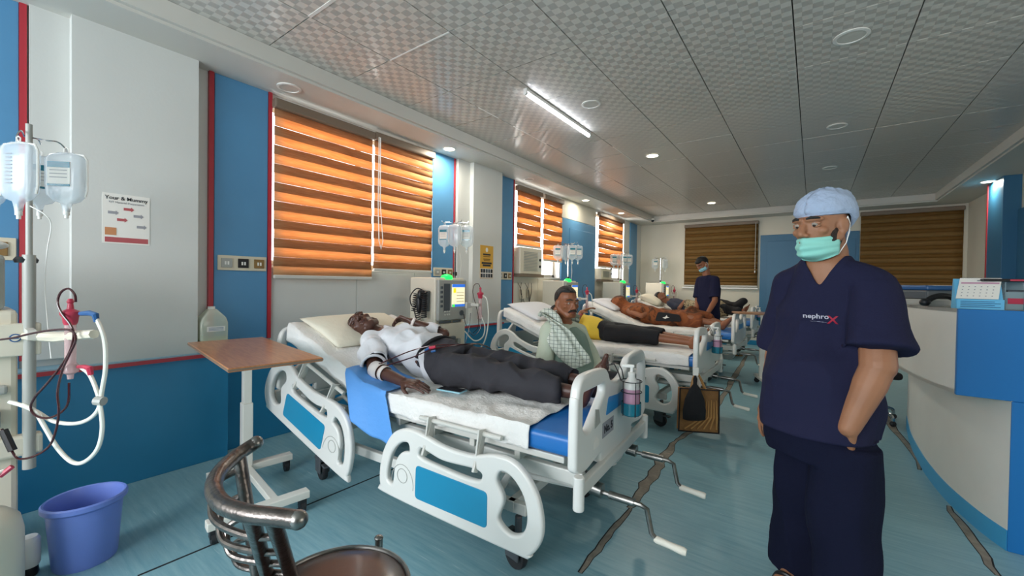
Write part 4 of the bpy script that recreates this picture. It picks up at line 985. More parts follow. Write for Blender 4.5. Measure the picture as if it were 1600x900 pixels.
# jerrycan on the ledge
jc = thing('jerrycan', 'white translucent jerrycan half full of yellowish fluid on the ledge', 'jerrycan', (-3.445, 1.112, .757))
def jsec(x, y0, y1, z, r=.02): return [(a, b_, z) for a, b_ in rpoly([(-x, y0), (x, y0), (x, y1), (-x, y1)], r, 4)]
L_ = [jsec(.060, -.078, .078, 0), jsec(.066, -.083, .083, .01), jsec(.066, -.083, .083, .20), jsec(.062, -.072, .072, .235), jsec(.045, -.035, .03, .285), jsec(.03, -.028, .022, .295, .01)]
k = len(L_[0]); MB().add([q for s_ in L_ for q in s_], [(i*k+j, i*k+(j+1) % k, (i+1)*k+(j+1) % k, (i+1)*k+j) for i in range(len(L_)-1) for j in range(k)]+[tuple(range(k-1, -1, -1)), tuple(range((len(L_)-1)*k, len(L_)*k))]).build('can_body', 'bottle_clear', jc, smooth=50)
MB().box(-.060, .060, -.077, .077, .006, .095).build('fluid', 'yellow_fluid', jc, smooth=0, bevel=.01)
MB().box(.066, .067, -.05, .06, .14, .175).build('label_sticker', 'paper', jc, smooth=0)
for i in range(3): MB().box(.067, .0675, -.04, .05, .146+i*.009, .149+i*.009).build('print_line', 'blue_clip', jc, smooth=0)
MB().cyl((0, -.003, .29), (0, -.003, .312), .022, 14).build('cap', 'white_plastic', jc)

# ================================================================ OVERBED TABLES
def overbed(x, y, rz, ztop, label, L_=.97, W_=.38, off=(.465, -.10), rev=1):
    t = thing('overbed_table', label, 'table', (x, y, 0), rz)
    tp = MB().box(off[0]-L_/2, off[0]+L_/2, off[1]-W_/2, off[1]+W_/2, ztop-.018, ztop).build('table_top', 'table_laminate', t, smooth=0, bevel=.003)
    MB().box(off[0]-L_/2-.001, off[0]+L_/2+.001, off[1]-W_/2-.001, off[1]+W_/2+.001, ztop-.013, ztop-.005).build('edge_band', 'wood_frame', tp, smooth=0)
    MB().box(-.05, .30, -.06, .06, ztop-.045, ztop-.018).build('top_bracket', 'otable_metal', t, smooth=0, bevel=.003)
    po = MB().box(-.035, .035, -.028, .028, .10, .50).build('post', 'otable_metal', t, smooth=0, bevel=.004); MB().box(-.028, .028, -.022, .022, .50, ztop-.03).build('inner_post', 'otable_metal', po, smooth=0, bevel=.003)
    MB().box(-.03, .03, -.20, .26, .075, .115).box(.03, .58, -.02, .02, .075, .112).box(.55, .61, -.30, .16, .075, .115).build('base_frame', 'otable_metal', t, smooth=0, bevel=.004)
    for (a, b_) in ((0, -.18), (0, .23), (.58, -.27), (.58, .13)):
        c = MB().cyl((a, b_-.012, .03), (a, b_+.012, .03), .03, 16).build('caster', 'rubber', t); MB().box(a-.02, a+.02, b_-.018, b_+.018, .03, .078).build('fork', 'cable_black', c, smooth=0, bevel=.004)
    return t
overbed(-2.83, 1.10, math.radians(-8), .90, 'overbed table with brown laminate top standing in front beside the headboard')
overbed(-.50, 6.10, math.radians(20), .935, 'second overbed table with dark thin top beyond the third bed', L_=.75, W_=.36, off=(.05, .0))

# ================================================================ THE CHAIR IN FRONT
ch = thing('metal_chair', 'worn steel tube armchair with curled back bars and round brown seat', 'chair', (-1.0, .60, 0))
C0 = V((-1.02, .63, 0))
def ringp(r, z, a0, a1, n, dz=0): return [(r*math.cos(math.radians(a0+(a1-a0)*i/n))-.02, r*math.sin(math.radians(a0+(a1-a0)*i/n))+.02, z+dz*math.sin(PI*i/n)) for i in range(n+1)]
def chp(px, py, z): return at(px, py, 2, z)-V((-1.0, .60, 0))
rail = spline([chp(x, y, z) for x, y, z in ((400, 692, .80), (384, 702, .79), (362, 718, .785), (340, 742, .78), (334, 765, .775), (348, 788, .775), (385, 802, .775), (425, 807, .775), (466, 812, .775))], 6)
MB().tube(rail, .0185, 14).build('back_rail', 'dark_steel', ch)
for e_ in (rail[0], rail[-1]): MB().ell(e_, (.0195, .0195, .0195), n=12, m=8).build('end_cap', 'steel', ch)
seatp = lambda a, r, z: V((r*math.cos(math.radians(a)), r*math.sin(math.radians(a)), z))
posts = [(rail[9], chp(404, 905, .46)), (rail[37], chp(420, 908, .44)), (rail[42], chp(458, 908, .44))]
for p_, q_ in posts: MB().tube([p_, p_.lerp(q_, .5), q_], .0165, 12).build('back_post', 'dark_steel', ch)
for f_, lo_ in ((.14, .05), (.36, .07), (.55, .07), (.74, .06)):
    a_ = posts[0][0].lerp(posts[0][1], f_*.9); c_ = posts[2][0].lerp(posts[2][1], min(1, f_+.12)); m_ = (a_+c_)/2; o_ = V((m_.x, m_.y, 0)); o_ = (o_.normalized()*.085 if o_.length else o_)
    MB().tube(spline([a_, a_*.8+m_*.2+o_*.75-V((0, 0, lo_*.3)), m_+o_*1.15-V((0, 0, lo_*.6)), c_*.75+m_*.25+o_*.7-V((0, 0, lo_*.2)), c_], 7), .0085, 10).build('curled_bar', 'dark_steel', ch)
MB().lathe([(0, .455), (.12, .453), (.175, .449), (.188, .444), (.186, .432), (0, .428)], 40).build('seat', 'brown_seat', ch)
MB().tube([(.190*math.cos(2*PI*i/48), .190*math.sin(2*PI*i/48), .447) for i in range(48)], .0065, 8, closed=True).build('seat_rim', 'steel', ch)
MB().cyl((-.08, .195, .43), (-.08, .195, .465), .012, 12).ell((-.08, .195, .467), (.014, .014, .008)).build('bolt', 'steel', ch)
for a in (45, 135, 225, 315): MB().tube([(.16*math.cos(math.radians(a)), .16*math.sin(math.radians(a)), .43), (.18*math.cos(math.radians(a)), .18*math.sin(math.radians(a)), .2), (.24*math.cos(math.radians(a)), .24*math.sin(math.radians(a)), .012)], .014, 12).build('leg', 'dark_steel', ch)
MB().tube([(.185*math.cos(2*PI*i/32), .185*math.sin(2*PI*i/32), .18) for i in range(32)], .009, 8, closed=True).build('foot_ring', 'dark_steel', ch)

# ================================================================ RECEPTION COUNTER
ct = thing('reception_counter', 'curved white and blue reception counter with recessed lower front', 'counter', (.9, 3.4, 0))
zc, zb = 1.17, .73
band = spline([(.47, 4.75, 0), (.452, 4.30, 0), (.47, 3.90, 0), (.505, 3.52, 0), (.55, 3.26, 0), (.615, 3.05, 0)], 8)
base = spline([(.72, 5.2, 0), (.665, 4.6, 0), (.65, 4.15, 0), (.652, 3.87, 0), (.675, 3.53, 0), (.73, 3.22, 0), (.787, 3.04, 0)], 8)
def wallstrip(path, th, z0, z1, name, m):
    b = MB(); vs = []
    for i, p in enumerate(path):
        a, c = path[max(0, i-1)], path[min(len(path)-1, i+1)]; d = (c-a).normalized(); nx = V((-d.y, d.x, 0))   # towards the inside
        for zz in (z0, z1): vs += [(p.x, p.y, zz), (p.x+nx.x*th, p.y+nx.y*th, zz)]
    fs = []
    for i in range(len(path)-1):
        k = 4*i; fs += [(k, k+4, k+6, k+2), (k+1, k+3, k+7, k+5), (k+2, k+6, k+7, k+3), (k, k+1, k+5, k+4)]
    n = 4*(len(path)-1); fs += [(0, 2, 3, 1), (n, n+1, n+3, n+2)]
    return b.add(vs, fs).build(name, m, ct, smooth=30, world=True)
wallstrip(band, .03, zb, zc, 'upper_front', 'counter_white'); wallstrip(base, .02, .10, zb+.02, 'lower_front', 'counter_white'); wallstrip([p+V((-.004, 0, 0)) for p in base], .02, 0, .10, 'plinth', 'counter_base')
MB().box(.60, 2.05, 3.04, 3.07, zb, zc).build('blue_front', 'counter_blue', ct, smooth=0, world=True, bevel=.003)
MB().box(.787, 2.05, 3.035, 3.065, 0, zb+.0).build('blue_front', 'counter_blue', ct, smooth=0, world=True, bevel=.003)
top = [(p.x, p.y) for p in band]+[(2.05, 3.05), (2.05, 3.50), (1.1, 3.52), (.95, 3.8), (.92, 4.75)]
MB().prism(top, zc-.02, zc, 'Z').build('counter_top', 'machine_grey', ct, smooth=0, world=True)
und = [(p.x, p.y) for p in band]+[(2.05, 3.05), (2.05, 3.3), (.95, 3.4), (.9, 4.75)]
MB().prism(und, zb, zb+.02, 'Z').build('underside_panel', 'counter_white', ct, smooth=0, world=True)
# things on the counter
cal = thing('desk_calendar', 'white and pink desk calendar on a sky blue base at the counter corner', 'calendar', (.685, 3.13, zc), math.radians(3))
MB().prism([(-.035, 0), (.05, 0), (.03, .155), (.022, .155)], -.09, .09, 'X', lambda a, b_, d: (d*.93, a, b_)).build('card_stand', 'sky_blue_card', cal, smooth=0)
sh = MB().add([(-.088, -.037, .052), (.062, -.037, .052), (.086, .012, .158), (-.062, .012, .158)], [(0, 1, 2, 3)]); sh.build('month_sheet', 'paper', cal, smooth=0, solid=.002)
def cs(u, v): return (-.088+.150*u+.026*v, -.0385+.049*v, .052+.106*v)
def cq(u0, u1, v0, v1, n, m_): return MB().add([V(cs(u0, v0))+V((0, -.001, .0004)), V(cs(u1, v0))+V((0, -.001, .0004)), V(cs(u1, v1))+V((0, -.001, .0004)), V(cs(u0, v1))+V((0, -.001, .0004))], [(0, 1, 2, 3)]).build(n, m_, cal, smooth=0)
cq(.05, .95, .72, .80, 'pink_band', 'print_pink'); cq(.42, .52, .86, .90, 'print_line', 'print_grey')
for r_ in range(4):
    for c_ in range(6): cq(.10+c_*.145, .13+c_*.145, .12+r_*.15, .16+r_*.15, 'date', 'print_grey')
for i in range(4): MB().box(-.07, .07-.02*(i % 2), -.0365-.001, -.0355, .010+i*.009, .013+i*.009).build('print_line', 'blue_clip', cal, smooth=0)
MB().box(-.083, .083, -.036, -.034, .0, .05).build('front_strip', 'sky_blue_card', cal, smooth=0)
wr_ = MB()
for i in range(14): wr_.tube([(-.055+i*.010+.005*math.cos(q), .014+.005*math.cos(q)*.3, .156+.006*math.sin(q)) for q in [2*PI*j/8 for j in range(8)]], .0009, 5, closed=True)
wr_.build('wire_binding', 'steel', cal)
org = thing('acrylic_organizer', 'clear acrylic organizer with a red label behind the calendar', 'organizer', (.845, 3.22, zc))
MB().box(-.06, -.056, -.06, .06, 0, .14).box(.056, .06, -.06, .06, 0, .14).box(-.06, .06, .056, .06, 0, .14).box(-.06, .06, -.06, -.056, 0, .09).box(-.06, .06, -.06, .06, 0, .004).build('clear_box', 'tray_clear', org, smooth=0)
MB().box(-.05, .02, -.063, -.06, .03, .058).build('red_label', 'red_cap', org, smooth=0); MB().box(-.04, .05, -.02, .03, .006, .10).build('cards', 'machine_dark', org, smooth=0, bevel=.003)
fd = thing('black_file', 'black file lying on top of the acrylic organizer', 'file', (.80, 3.22, zc+.142), .2)
MB().box(-.12, .12, -.08, .08, 0, .014).build('cover', 'black_plastic', fd, smooth=0, bevel=.003); MB().box(-.02, .05, -.081, -.079, .003, .011).build('spine_label', 'red_cap', fd, smooth=0)
pn = thing('metal_rod', 'upright pale metal rod at the counter edge', 'rod', (.835, 3.09, zc)); MB().cyl((0, 0, 0), (0, 0, .135), .006, 10).build('rod_body', 'chrome', pn)
cb = P(1418, 470, 4.0)
pr_ = thing('desk_printer', 'blue grey office printer behind the shoulder of the standing staff member', 'printer', (.68, 4.25, zc), math.radians(40))
MB().box(-.14, .14, -.12, .12, 0, .09).build('printer_body', 'machine_dark', pr_, smooth=0, bevel=.012); MB().box(-.12, .12, -.10, .10, .09, .125).build('scanner_lid', 'blue_clip', pr_, smooth=0, bevel=.01); MB().box(-.08, .08, -.124, -.118, .03, .05).build('paper_slot', 'black_plastic', pr_, smooth=0)
for i, (x, y, w_, d_, rz_, m_, lb) in enumerate([(.62, 3.55, .13, .10, .4, 'machine_grey', 'grey paper tray on the counter next to the calendar'), (.60, 3.80, .12, .09, .1, 'black_plastic', 'black letter tray on the counter behind the grey tray')]):
    tr = thing('letter_tray', lb, 'tray', (x, y, zc), rz_)
    MB().box(-w_, w_, -d_, d_, 0, .006).box(-w_, w_, -d_, -d_+.005, .006, .035).box(-w_, w_, d_-.005, d_, .006, .035).box(-w_, -w_+.005, -d_, d_, .006, .035).build('tray_frame', m_, tr, smooth=0, bevel=.002)
    for j in range(4): MB().box(-w_+.01, w_-.012, -d_+.01, d_-.01, .008+j*.005, .012+j*.005).build('paper_sheet', 'paper', tr, smooth=0)
hs = thing('black_handset', 'curved black telephone handset between the trays and the calendar', 'telephone', (.60, 3.36, zc), .5)
MB().tube(spline([(-.09, 0, .02), (-.05, 0, .05), (0, 0, .062), (.05, 0, .05), (.09, 0, .02)], 6), [.016]*25, 12).ell((-.09, 0, .022), (.026, .024, .022)).ell((.09, 0, .022), (.026, .024, .022)).build('handset_body', 'black_plastic', hs)
# chrome footed chair behind the counter base
oc = thing('office_chair', 'chrome footed swivel chair under the curved counter', 'chair', (.42, 5.3, 0), .3)
for i in range(5):
    a = 2*PI*i/5+.2; MB().tube(spline([(0, 0, .11), (.14*math.cos(a), .14*math.sin(a), .115), (.25*math.cos(a), .25*math.sin(a), .10), (.27*math.cos(a), .27*math.sin(a), .05)], 5), .014, 10).build('foot', 'chrome', oc)
    MB().ell((.27*math.cos(a), .27*math.sin(a), .026), (.026, .018, .026)).build('caster', 'rubber', oc)
MB().cyl((0, 0, .10), (0, 0, .42), .025, 14).build('column', 'chrome', oc); MB().box(-.22, .22, -.21, .21, .42, .49).build('seat', 'black_cloth', oc, bevel=.03, seg=3); MB().box(-.20, .20, .20, .24, .55, .70).box(-.03, .03, .19, .23, .45, .56).build('backrest', 'black_cloth', oc, bevel=.015, seg=3)

# ================================================================ BAGS ON THE SECOND BED
def bagpt(px, py, d): return P(px, py, d)
jb = thing('jute_bag', 'brown jute shopping bag with black edges hung at the foot of the second bed', 'bag', tuple(P(1089, 672, 3.36)), fa-.08)
MB().prism([(-.155, .0), (.160, -.01), (.155, .335), (-.150, .345)], -.03, .03, 'Y').build('bag_body', 'jute', jb, smooth=0, bevel=.008)
ed = MB().tube([(-.155, -.031, 0), (.160, -.031, -.01), (.155, -.031, .335), (-.150, -.031, .345)], .0075, 8, closed=True); ed.build('black_edging', 'black_cloth', jb)
rn = random.Random(5)
for i in range(6): MB().tube([(-.11+i*.05, -.032, .02), (.03+i*.022, -.033, .12), (.035+i*.02, -.032, .2+rn.uniform(0, .06))], [.006, .009, .003], 6).build('printed_figure', 'jute_print', jb)
for s in (-1, 1): MB().tube(spline([(-.05, s*.02, .33), (-.035, s*.015, .42), (-.01, 0, .47), (.02, s*.015, .42), (.06, s*.02, .33)], 6), .006, 8).build('handle', 'jute_print', jb)
db = thing('drawstring_bag', 'black drawstring bag hanging in front of the jute bag', 'bag', tuple(P(1085, 657, 3.27)), fa)
L_ = [(.0, .055, .012), (.01, .088, .028), (.08, .090, .034), (.17, .075, .032), (.25, .042, .02), (.29, .014, .012), (.33, .016, .012), (.36, .006, .006)]
MB().add([(a*math.cos(2*PI*j/24)*(1+.05*math.sin(3*j)), b_*math.sin(2*PI*j/24)*(1+.1*math.cos(5*j)), z) for z, a, b_ in L_ for j in range(24)], [(i*24+j, i*24+(j+1) % 24, (i+1)*24+(j+1) % 24, (i+1)*24+j) for i in range(len(L_)-1) for j in range(24)]+[tuple(range(23, -1, -1))]).build('pouch', 'black_cloth', db, smooth=60)
MB().tube([(0, 0, .35), (.0, .02, .42)], .004, 6).box(-.02, .02, -.012, .002, .36, .42).build('tag_card', 'paper', db, smooth=0)
# slippers under the third bed
for i, (px_, py_, a_) in enumerate([(1133, 560, .3), (1150, 556, .7)]):
    sl = thing('slipper', 'worn brown slipper on the floor under the third bed, %s' % ('nearer the window side', 'nearer the aisle')[i], 'slipper', tuple(at(px_, py_, 2, 0)), a_)
    MB().prism(rpoly([(-.12, -.035), (.10, -.045), (.13, 0), (.10, .045), (-.12, .035)], .03, 4), 0, .018, 'Z').build('sole', 'jute', sl, smooth=30)
    MB().tube(spline([(.02, -.045, .01), (.04, -.03, .045), (.05, 0, .055), (.04, .03, .045), (.02, .045, .01)], 5), .010, 8).build('strap', 'black_cloth', sl)
# cables hanging on the wall under the first air conditioner
wk = thing('wall_cables', 'loose dark cables hanging under the first air conditioner', 'cable', (XW+.03, 5.05, 1.05))
for i in range(5):
    rn = random.Random(i); y_ = -.12+i*.09
    MB().tube(spline([(.0, y_, .22), (.03, y_+rn.uniform(-.08, .08), .08), (.02, y_+rn.uniform(-.1, .1), -.1), (.03, y_+rn.uniform(-.1, .1), -.22)], 6), .004, 6).build('cable', 'cable_black', wk)
MB().box(-.015, .03, -.06, .05, -.02, .12).box(-.015, .02, .12, .24, .0, .14).build('outlet_box', 'socket_plate', wk, smooth=0, bevel=.004)
# ================================================================ PEOPLE
def organic(mb, name, m, parent, vox=.006, sm=6, world=True, cut=None, solid=0, fold=0, fscale=9, seed=0, sub=None, fold_where=None):
    """weld overlapping closed forms into one continuous skin"""
    me = bpy.data.meshes.new(name); off = parent_loc(parent) if (world and parent) else V((0, 0, 0))
    me.from_pydata([tuple(p-off) for p in mb.v], [], mb.f)
    bm = bmesh.new(); bm.from_mesh(me); bmesh.ops.recalc_face_normals(bm, faces=bm.faces); bm.to_mesh(me); bm.free()
    t = bpy.data.objects.new('t', me); COL.objects.link(t)
    r = t.modifiers.new('r', 'REMESH'); r.mode = 'VOXEL'; r.voxel_size = vox; r.use_smooth_shade = True
    s = t.modifiers.new('s', 'SMOOTH'); s.factor = .5; s.iterations = sm
    dg = bpy.context.evaluated_depsgraph_get(); out = bpy.data.meshes.new_from_object(t.evaluated_get(dg)); out.name = name
    bpy.data.objects.remove(t); bpy.data.meshes.remove(me)
    if cut or fold:
        bm = bmesh.new(); bm.from_mesh(out); bm.normal_update()
        if fold:
            for v in bm.verts:
                p = (v.co+off)*fscale+V((seed, 0, 0)); n = NZ.noise(p); n2 = 1-2*abs(NZ.noise(V((p.x*.7, p.y*.7, p.z*.35))+V((9, 3, 1))))
                k = fold_where(v.co+off) if fold_where else 1
                v.co += v.normal*(fold*(.6*n+.8*n2-.3)*k)
        if cut:
            d = [f for f in bm.faces if cut(f.calc_center_median()+off)]; bmesh.ops.delete(bm, geom=d, context='FACES')
        if cut:
            for _ in range(10):
                bd = {v: [e.other_vert(v).co.copy() for e in v.link_edges if e.is_boundary] for v in bm.verts if v.is_boundary}
                for v, nb in bd.items():
                    if len(nb) == 2: v.co = v.co*.4+(nb[0]+nb[1])*.3
        bm.to_mesh(out); bm.free(); out.shade_smooth()
    out.materials.clear(); out.materials.append(MATS[m])
    o = bpy.data.objects.new(name, out); COL.objects.link(o); o.parent = parent
    if solid: k = o.modifiers.new('t', 'SOLIDIFY'); k.thickness = solid; k.offset = -1
    return o
def basis(fwd, up):
    f = V(fwd).normalized(); r = f.cross(V(up)).normalized(); u = r.cross(f)
    return M(((r.x, f.x, u.x), (r.y, f.y, u.y), (r.z, f.z, u.z)))
def head(mb, c, R, s=1.0, neck=None, nose=1.0, ears=True, nr=.055):
    T = lambda x, y, z: V(c)+R @ (V((x, y, z))*s)
    mb.ell(T(0, -.018, .032), (.074*s, .094*s, .084*s), R); mb.ell(T(0, .022, -.015), (.064*s, .068*s, .085*s), R)
    mb.ell(T(0, .048, -.083), (.034*s, .032*s, .028*s), R); mb.ell(T(0, .052, -.05), (.040*s, .038*s, .035*s), R)
    for a in (-1, 1):
        mb.cap(T(a*.055, -.005, -.045), T(a*.022, .055, -.088), .024*s, .020*s, 10); mb.ell(T(a*.043, .058, -.022), (.020*s, .018*s, .016*s), R)
        mb.cap(T(a*.012, .088, .022), T(a*.050, .068, .022), .0095*s, .009*s, 8)
        mb.ell(T(a*.0125, .098, -.037), (.010*s, .012*s, .008*s), R, 10, 6)
        if ears:
            mb.ell(T(a*.077, -.012, -.008), (.008*s, .019*s, .031*s), R @ M.Rotation(a*.35, 3, 'Z'), 12, 8); mb.ell(T(a*.079, -.008, -.03), (.007*s, .010*s, .012*s), R, 8, 6)
    mb.cap(T(0, .085, .008), T(0, .108*nose, -.030), .0085*s, .0125*s, 10); mb.cap(T(-.018, .082, -.058), T(.018, .082, -.058), .0085*s, .0085*s, 8); mb.cap(T(-.014, .081, -.070), T(.014, .081, -.070), .0085*s, .0085*s, 8)
    if neck is not None: mb.cap(T(0, -.03, -.05), V(neck), nr*s, nr*1.12*s, 16); mb.cap(T(0, .0, -.065), V(neck)+R @ V((0, .01, 0)), .045*s, .05*s, 14)
    return T
def face_parts(t, T, R, s, closed=False, brow='hair_black', hair=None, lip='lip', mous=None, look=(0, 0), lidm='skin_brown', brow_th=.0035):
    off = parent_loc(t)
    for a in (-1, 1):
        if not closed:
            e = MB().ell(T(a*.031, .0735, .003), (.0125*s, .0125*s, .0125*s), R, 16, 10).build('eyeball', 'eye_white', t, world=True)
            MB().ell(T(a*.031+look[0], .0735+.0072, .003+look[1]), (.0062*s, .0060*s, .0062*s), R, 12, 8).build('iris', 'iris', e, world=True)
            MB().tube([T(a*.031+.0155*math.cos(q), .0800-.005*abs(math.cos(q)), .0030+.0050*math.sin(q)) for q in [PI*i/8 for i in range(9)]], .0050*s, 8).build('upper_lid', lidm, t, world=True)
            MB().tube([T(a*.031+.0155*math.cos(q), .0785-.005*abs(math.cos(q)), .000-.0055*math.sin(q)) for q in [PI*i/8 for i in range(9)]], .0048*s, 8).build('lower_lid', lidm, t, world=True)
        else:
            MB().ell(T(a*.031, .0735, .003), (.0155*s, .0115*s, .0115*s), R, 14, 10).build('closed_lid', lidm, t, world=True)
            MB().tube([T(a*.031+.015*math.cos(q), .0835-.006*abs(math.cos(q)), -.002-.004*math.sin(q)) for q in [PI*i/8 for i in range(9)]], .0011*s, 6).build('lash_line', 'hair_black', t, world=True)
        MB().tube([T(a*.013, .096, .0245), T(a*.028, .092, .0285), T(a*.045, .080, .0255), T(a*.053, .070, .020)], [brow_th*.8*s, brow_th*1.2*s, brow_th*s, brow_th*.4*s], 8).build('eyebrow', brow, t, world=True)
    MB().tube([T(-.024, .083, -.064), T(-.010, .0915, -.0615), T(0, .0915, -.0628), T(.010, .0915, -.0615), T(.024, .083, -.064)], [.0012*s, .003*s, .0032*s, .003*s, .0012*s], 8).tube([T(-.022, .083, -.066), T(0, .0905, -.070), T(.022, .083, -.066)], [.001*s, .0042*s, .001*s], 8).build('lips', lip, t, world=True)
    if mous: MB().tube([T(-.034, .078, -.063), T(-.020, .090, -.051), T(0, .0965, -.0485), T(.020, .090, -.051), T(.034, .078, -.063)], [.003*s, .0075*s, .0065*s, .0075*s, .003*s], 10).build('moustache', mous, t, world=True)
def hair_shell(t, T, R, s, m='hair_black', line=.045, back=-.05, grow=1.06, name='hair', cen=(0, -.018, .034), rad=(.077, .097, .086)):
    b = MB(); off = parent_loc(t); nu, nv = 40, 22; c = V(cen)
    def hl(a):  # lower limit of the hair for direction angle a (0 = front)
        k = (math.cos(a)+1)/2; e_ = max(0, min(1, (k-.48)/.24)); e_ = e_*e_*(3-2*e_); g_ = min(1, k/.48); return (back+(.012-back)*g_)*(1-e_)+line*e_
    def fn(u, v):
        a = 2*PI*u; fx, fy = math.sin(a), math.cos(a); zl = (hl(a)-c.z)/rad[2]; zl = max(-.98, min(.95, zl)); th0 = math.acos(zl); th = th0*v
        r_ = grow*(1+.02*NZ.noise(V((fx*4, fy*4, th*3)))); 
        if v > .93: r_ *= 1-.045*(v-.93)/.07
        return T(c.x+rad[0]*r_*math.sin(th)*fx, c.y+rad[1]*r_*math.sin(th)*fy, c.z+rad[2]*r_*math.cos(th))
    b.grid(fn, nu, nv)
    return b.build(name, m, t, world=True, smooth=80, solid=.003)
def arm(mb, sh, el, wr, r=(.052, .043, .040, .026)):
    mb.cap(sh, el, r[0], r[1]); sh, el, wr = V(sh), V(el), V(wr); md = el.lerp(wr, .3); mb.cap(el, md, r[1]*.92, r[2]); mb.cap(md, wr, r[2], r[3])
def hand(mb, w, d, n, s=1.0, curl=.3, thumb=1, spread=.06, tc=1.0):
    w = V(w); d = V(d).normalized(); n = (V(n)-d*V(n).dot(d)).normalized(); l = d.cross(n)*thumb
    kn = []
    for i in range(4):
        o = (1.5-i); k = w+d*.088*s*(1-.04*abs(o-.5))+l*o*.0205*s; mb.cap(w+l*o*.010*s+d*.005, k, .0155*s, .0125*s, 10); kn.append((k, o))
    mb.ell(w+d*.045*s, (.040*s, .040*s, .016*s), M((tuple(l), tuple(d), tuple(n))).transposed())
    for i, (k, o) in enumerate(kn):
        L3 = [(.040, .026, .021), (.044, .029, .022), (.041, .027, .022), (.032, .021, .019)][i]; p = k; a = curl*(.6+.12*i)*1.0; dd = (d+l*o*spread).normalized(); r_ = .0088*s*(1 if i < 3 else .88)
        for j, L_ in enumerate(L3):
            ang = a*(1+.9*j); q = p+(dd*math.cos(ang)+n*math.sin(ang))*L_*s; mb.cap(p, q, r_*(1-.06*j), r_*(1-.06*(j+1)), 8); p = q
    a0 = w+d*.018*s+l*.024*s; a1 = a0+(d*.62+l*.62+n*.35*tc).normalized()*.045*s; a2 = a1+(d*.85+l*.30+n*.45*tc).normalized()*.034*s; a3 = a2+(d*.9+l*.1+n*.5*tc).normalized()*.024*s
    mb.cap(a0, a1, .0155*s, .012*s, 10); mb.cap(a1, a2, .0115*s, .0100*s, 8); mb.cap(a2, a3, .0100*s, .0085*s, 8)
def foot(mb, an, d, up, s=1.0, side=1):
    an = V(an); d = V(d).normalized(); up = (V(up)-d*V(up).dot(d)).normalized(); l = d.cross(up)*side   # l: towards the big toe
    mb.ell(an-d*.022*s-up*.038*s, (.032*s, .040*s, .034*s), M((tuple(l), tuple(d), tuple(up))).transposed())
    mb.cap(an-up*.01*s, an+d*.075*s-up*.030*s, .036*s, .030*s); mb.cap(an+d*.0-up*.045*s, an+d*.12*s-up*.050*s+l*.018*s, .026*s, .024*s); mb.cap(an-up*.05*s, an+d*.11*s-up*.052*s-l*.018*s, .024*s, .020*s)
    mb.cap(an+d*.075*s-up*.030*s, an+d*.135*s-up*.05*s, .030*s, .020*s)
    for i in range(5):
        o = .028-.0155*i; b0 = an+d*(.135-.008*i)*s-up*.050*s+l*o*s; b1 = b0+d*(.044-.006*i)*s-up*.004*s+l*o*.15*s; r_ = (.0135, .0095, .009, .0085, .008)[i]*s; mb.cap(b0, b1, r_*1.05, r_, 8)
def torso(mb, rings, n=24):
    """rings: (centre, lateral unit vector, front unit vector, half width, half depth)"""
    vs = []; fs = []
    for c, la, fr, a, b in rings:
        la, fr = V(la).normalized(), V(fr).normalized()
        for j in range(n):
            q = 2*PI*j/n; x, y = math.cos(q), math.sin(q); vs.append(V(c)+la*a*math.copysign(abs(x)**.85, x)+fr*b*math.copysign(abs(y)**.9, y))
    for i in range(len(rings)-1):
        for j in range(n): fs.append((i*n+j, i*n+(j+1) % n, (i+1)*n+(j+1) % n, (i+1)*n+j))
    fs += [tuple(range(n-1, -1, -1)), tuple(range((len(rings)-1)*n, len(rings)*n))]
    mb.add(vs, fs)
def person(label, base, group=None): return thing('person', label, 'person', tuple(base), 0, group)
def face_mask(t, T, R, s, m, top=-.028, bot=-.112, wrap=1.25, name='face_mask', drop=0):
    b = MB(); nu, nv = 36, 22
    def fn(u, v):
        a = (u-.5)*2*wrap; z = top+(bot-top)*v; e = 1-abs(u-.5)*2
        zc_ = z*(1-.28*(1-e)**1.5)+(-.052)*.28*(1-e)**1.5; bulge = math.sin(PI*min(1, v*1.05))**.6
        ry = .080+.036*bulge*(.4+.6*e)-.030*max(0, v-.75)/.25*e; rx = .066+.008*bulge
        pl = .0042*math.sin(v*PI*6)*e**.5+.004*NZ.noise(V((u*6, v*4, 2)))
        tip = .012*math.exp(-((u-.5)/.10)**2)*(1-v)
        return T((rx+pl)*math.sin(a), -.012+(ry+pl+tip)*math.cos(a), zc_+drop)
    b.grid(fn, nu, nv); o = b.build(name, m, t, world=True, smooth=80, solid=.002)
    lp = MB(); edge = MB()
    for a in (-1, 1):
        p0, p1 = V(fnp(fn, .5+a*.5, .03)), V(fnp(fn, .5+a*.5, .97)); e0 = T(a*.083, -.022, .022); e1 = T(a*.082, -.028, -.035)
        lp.tube([p0, p0.lerp(e0, .5)+R @ V((a*.006, 0, 0)), e0], .0016*s, 6).tube([p1, p1.lerp(e1, .5)+R @ V((a*.008, 0, 0)), e1, T(a*.082, -.036, -.005), e0], .0016*s, 6)
    lp.build('ear_loop', 'white_plastic', o, world=True)
    MB().tube([fnp(fn, i/30, .0) for i in range(31)], .0016*s, 6).build('nose_edge', 'white_plastic', o, world=True)
    return o
def fnp(fn, u, v): return fn(u, v)

ZUP = V((0, 0, 1)); RTh = V((RT.x, RT.y, 0)).normalized(); FWh = V((FW.x, FW.y, 0)).normalized()
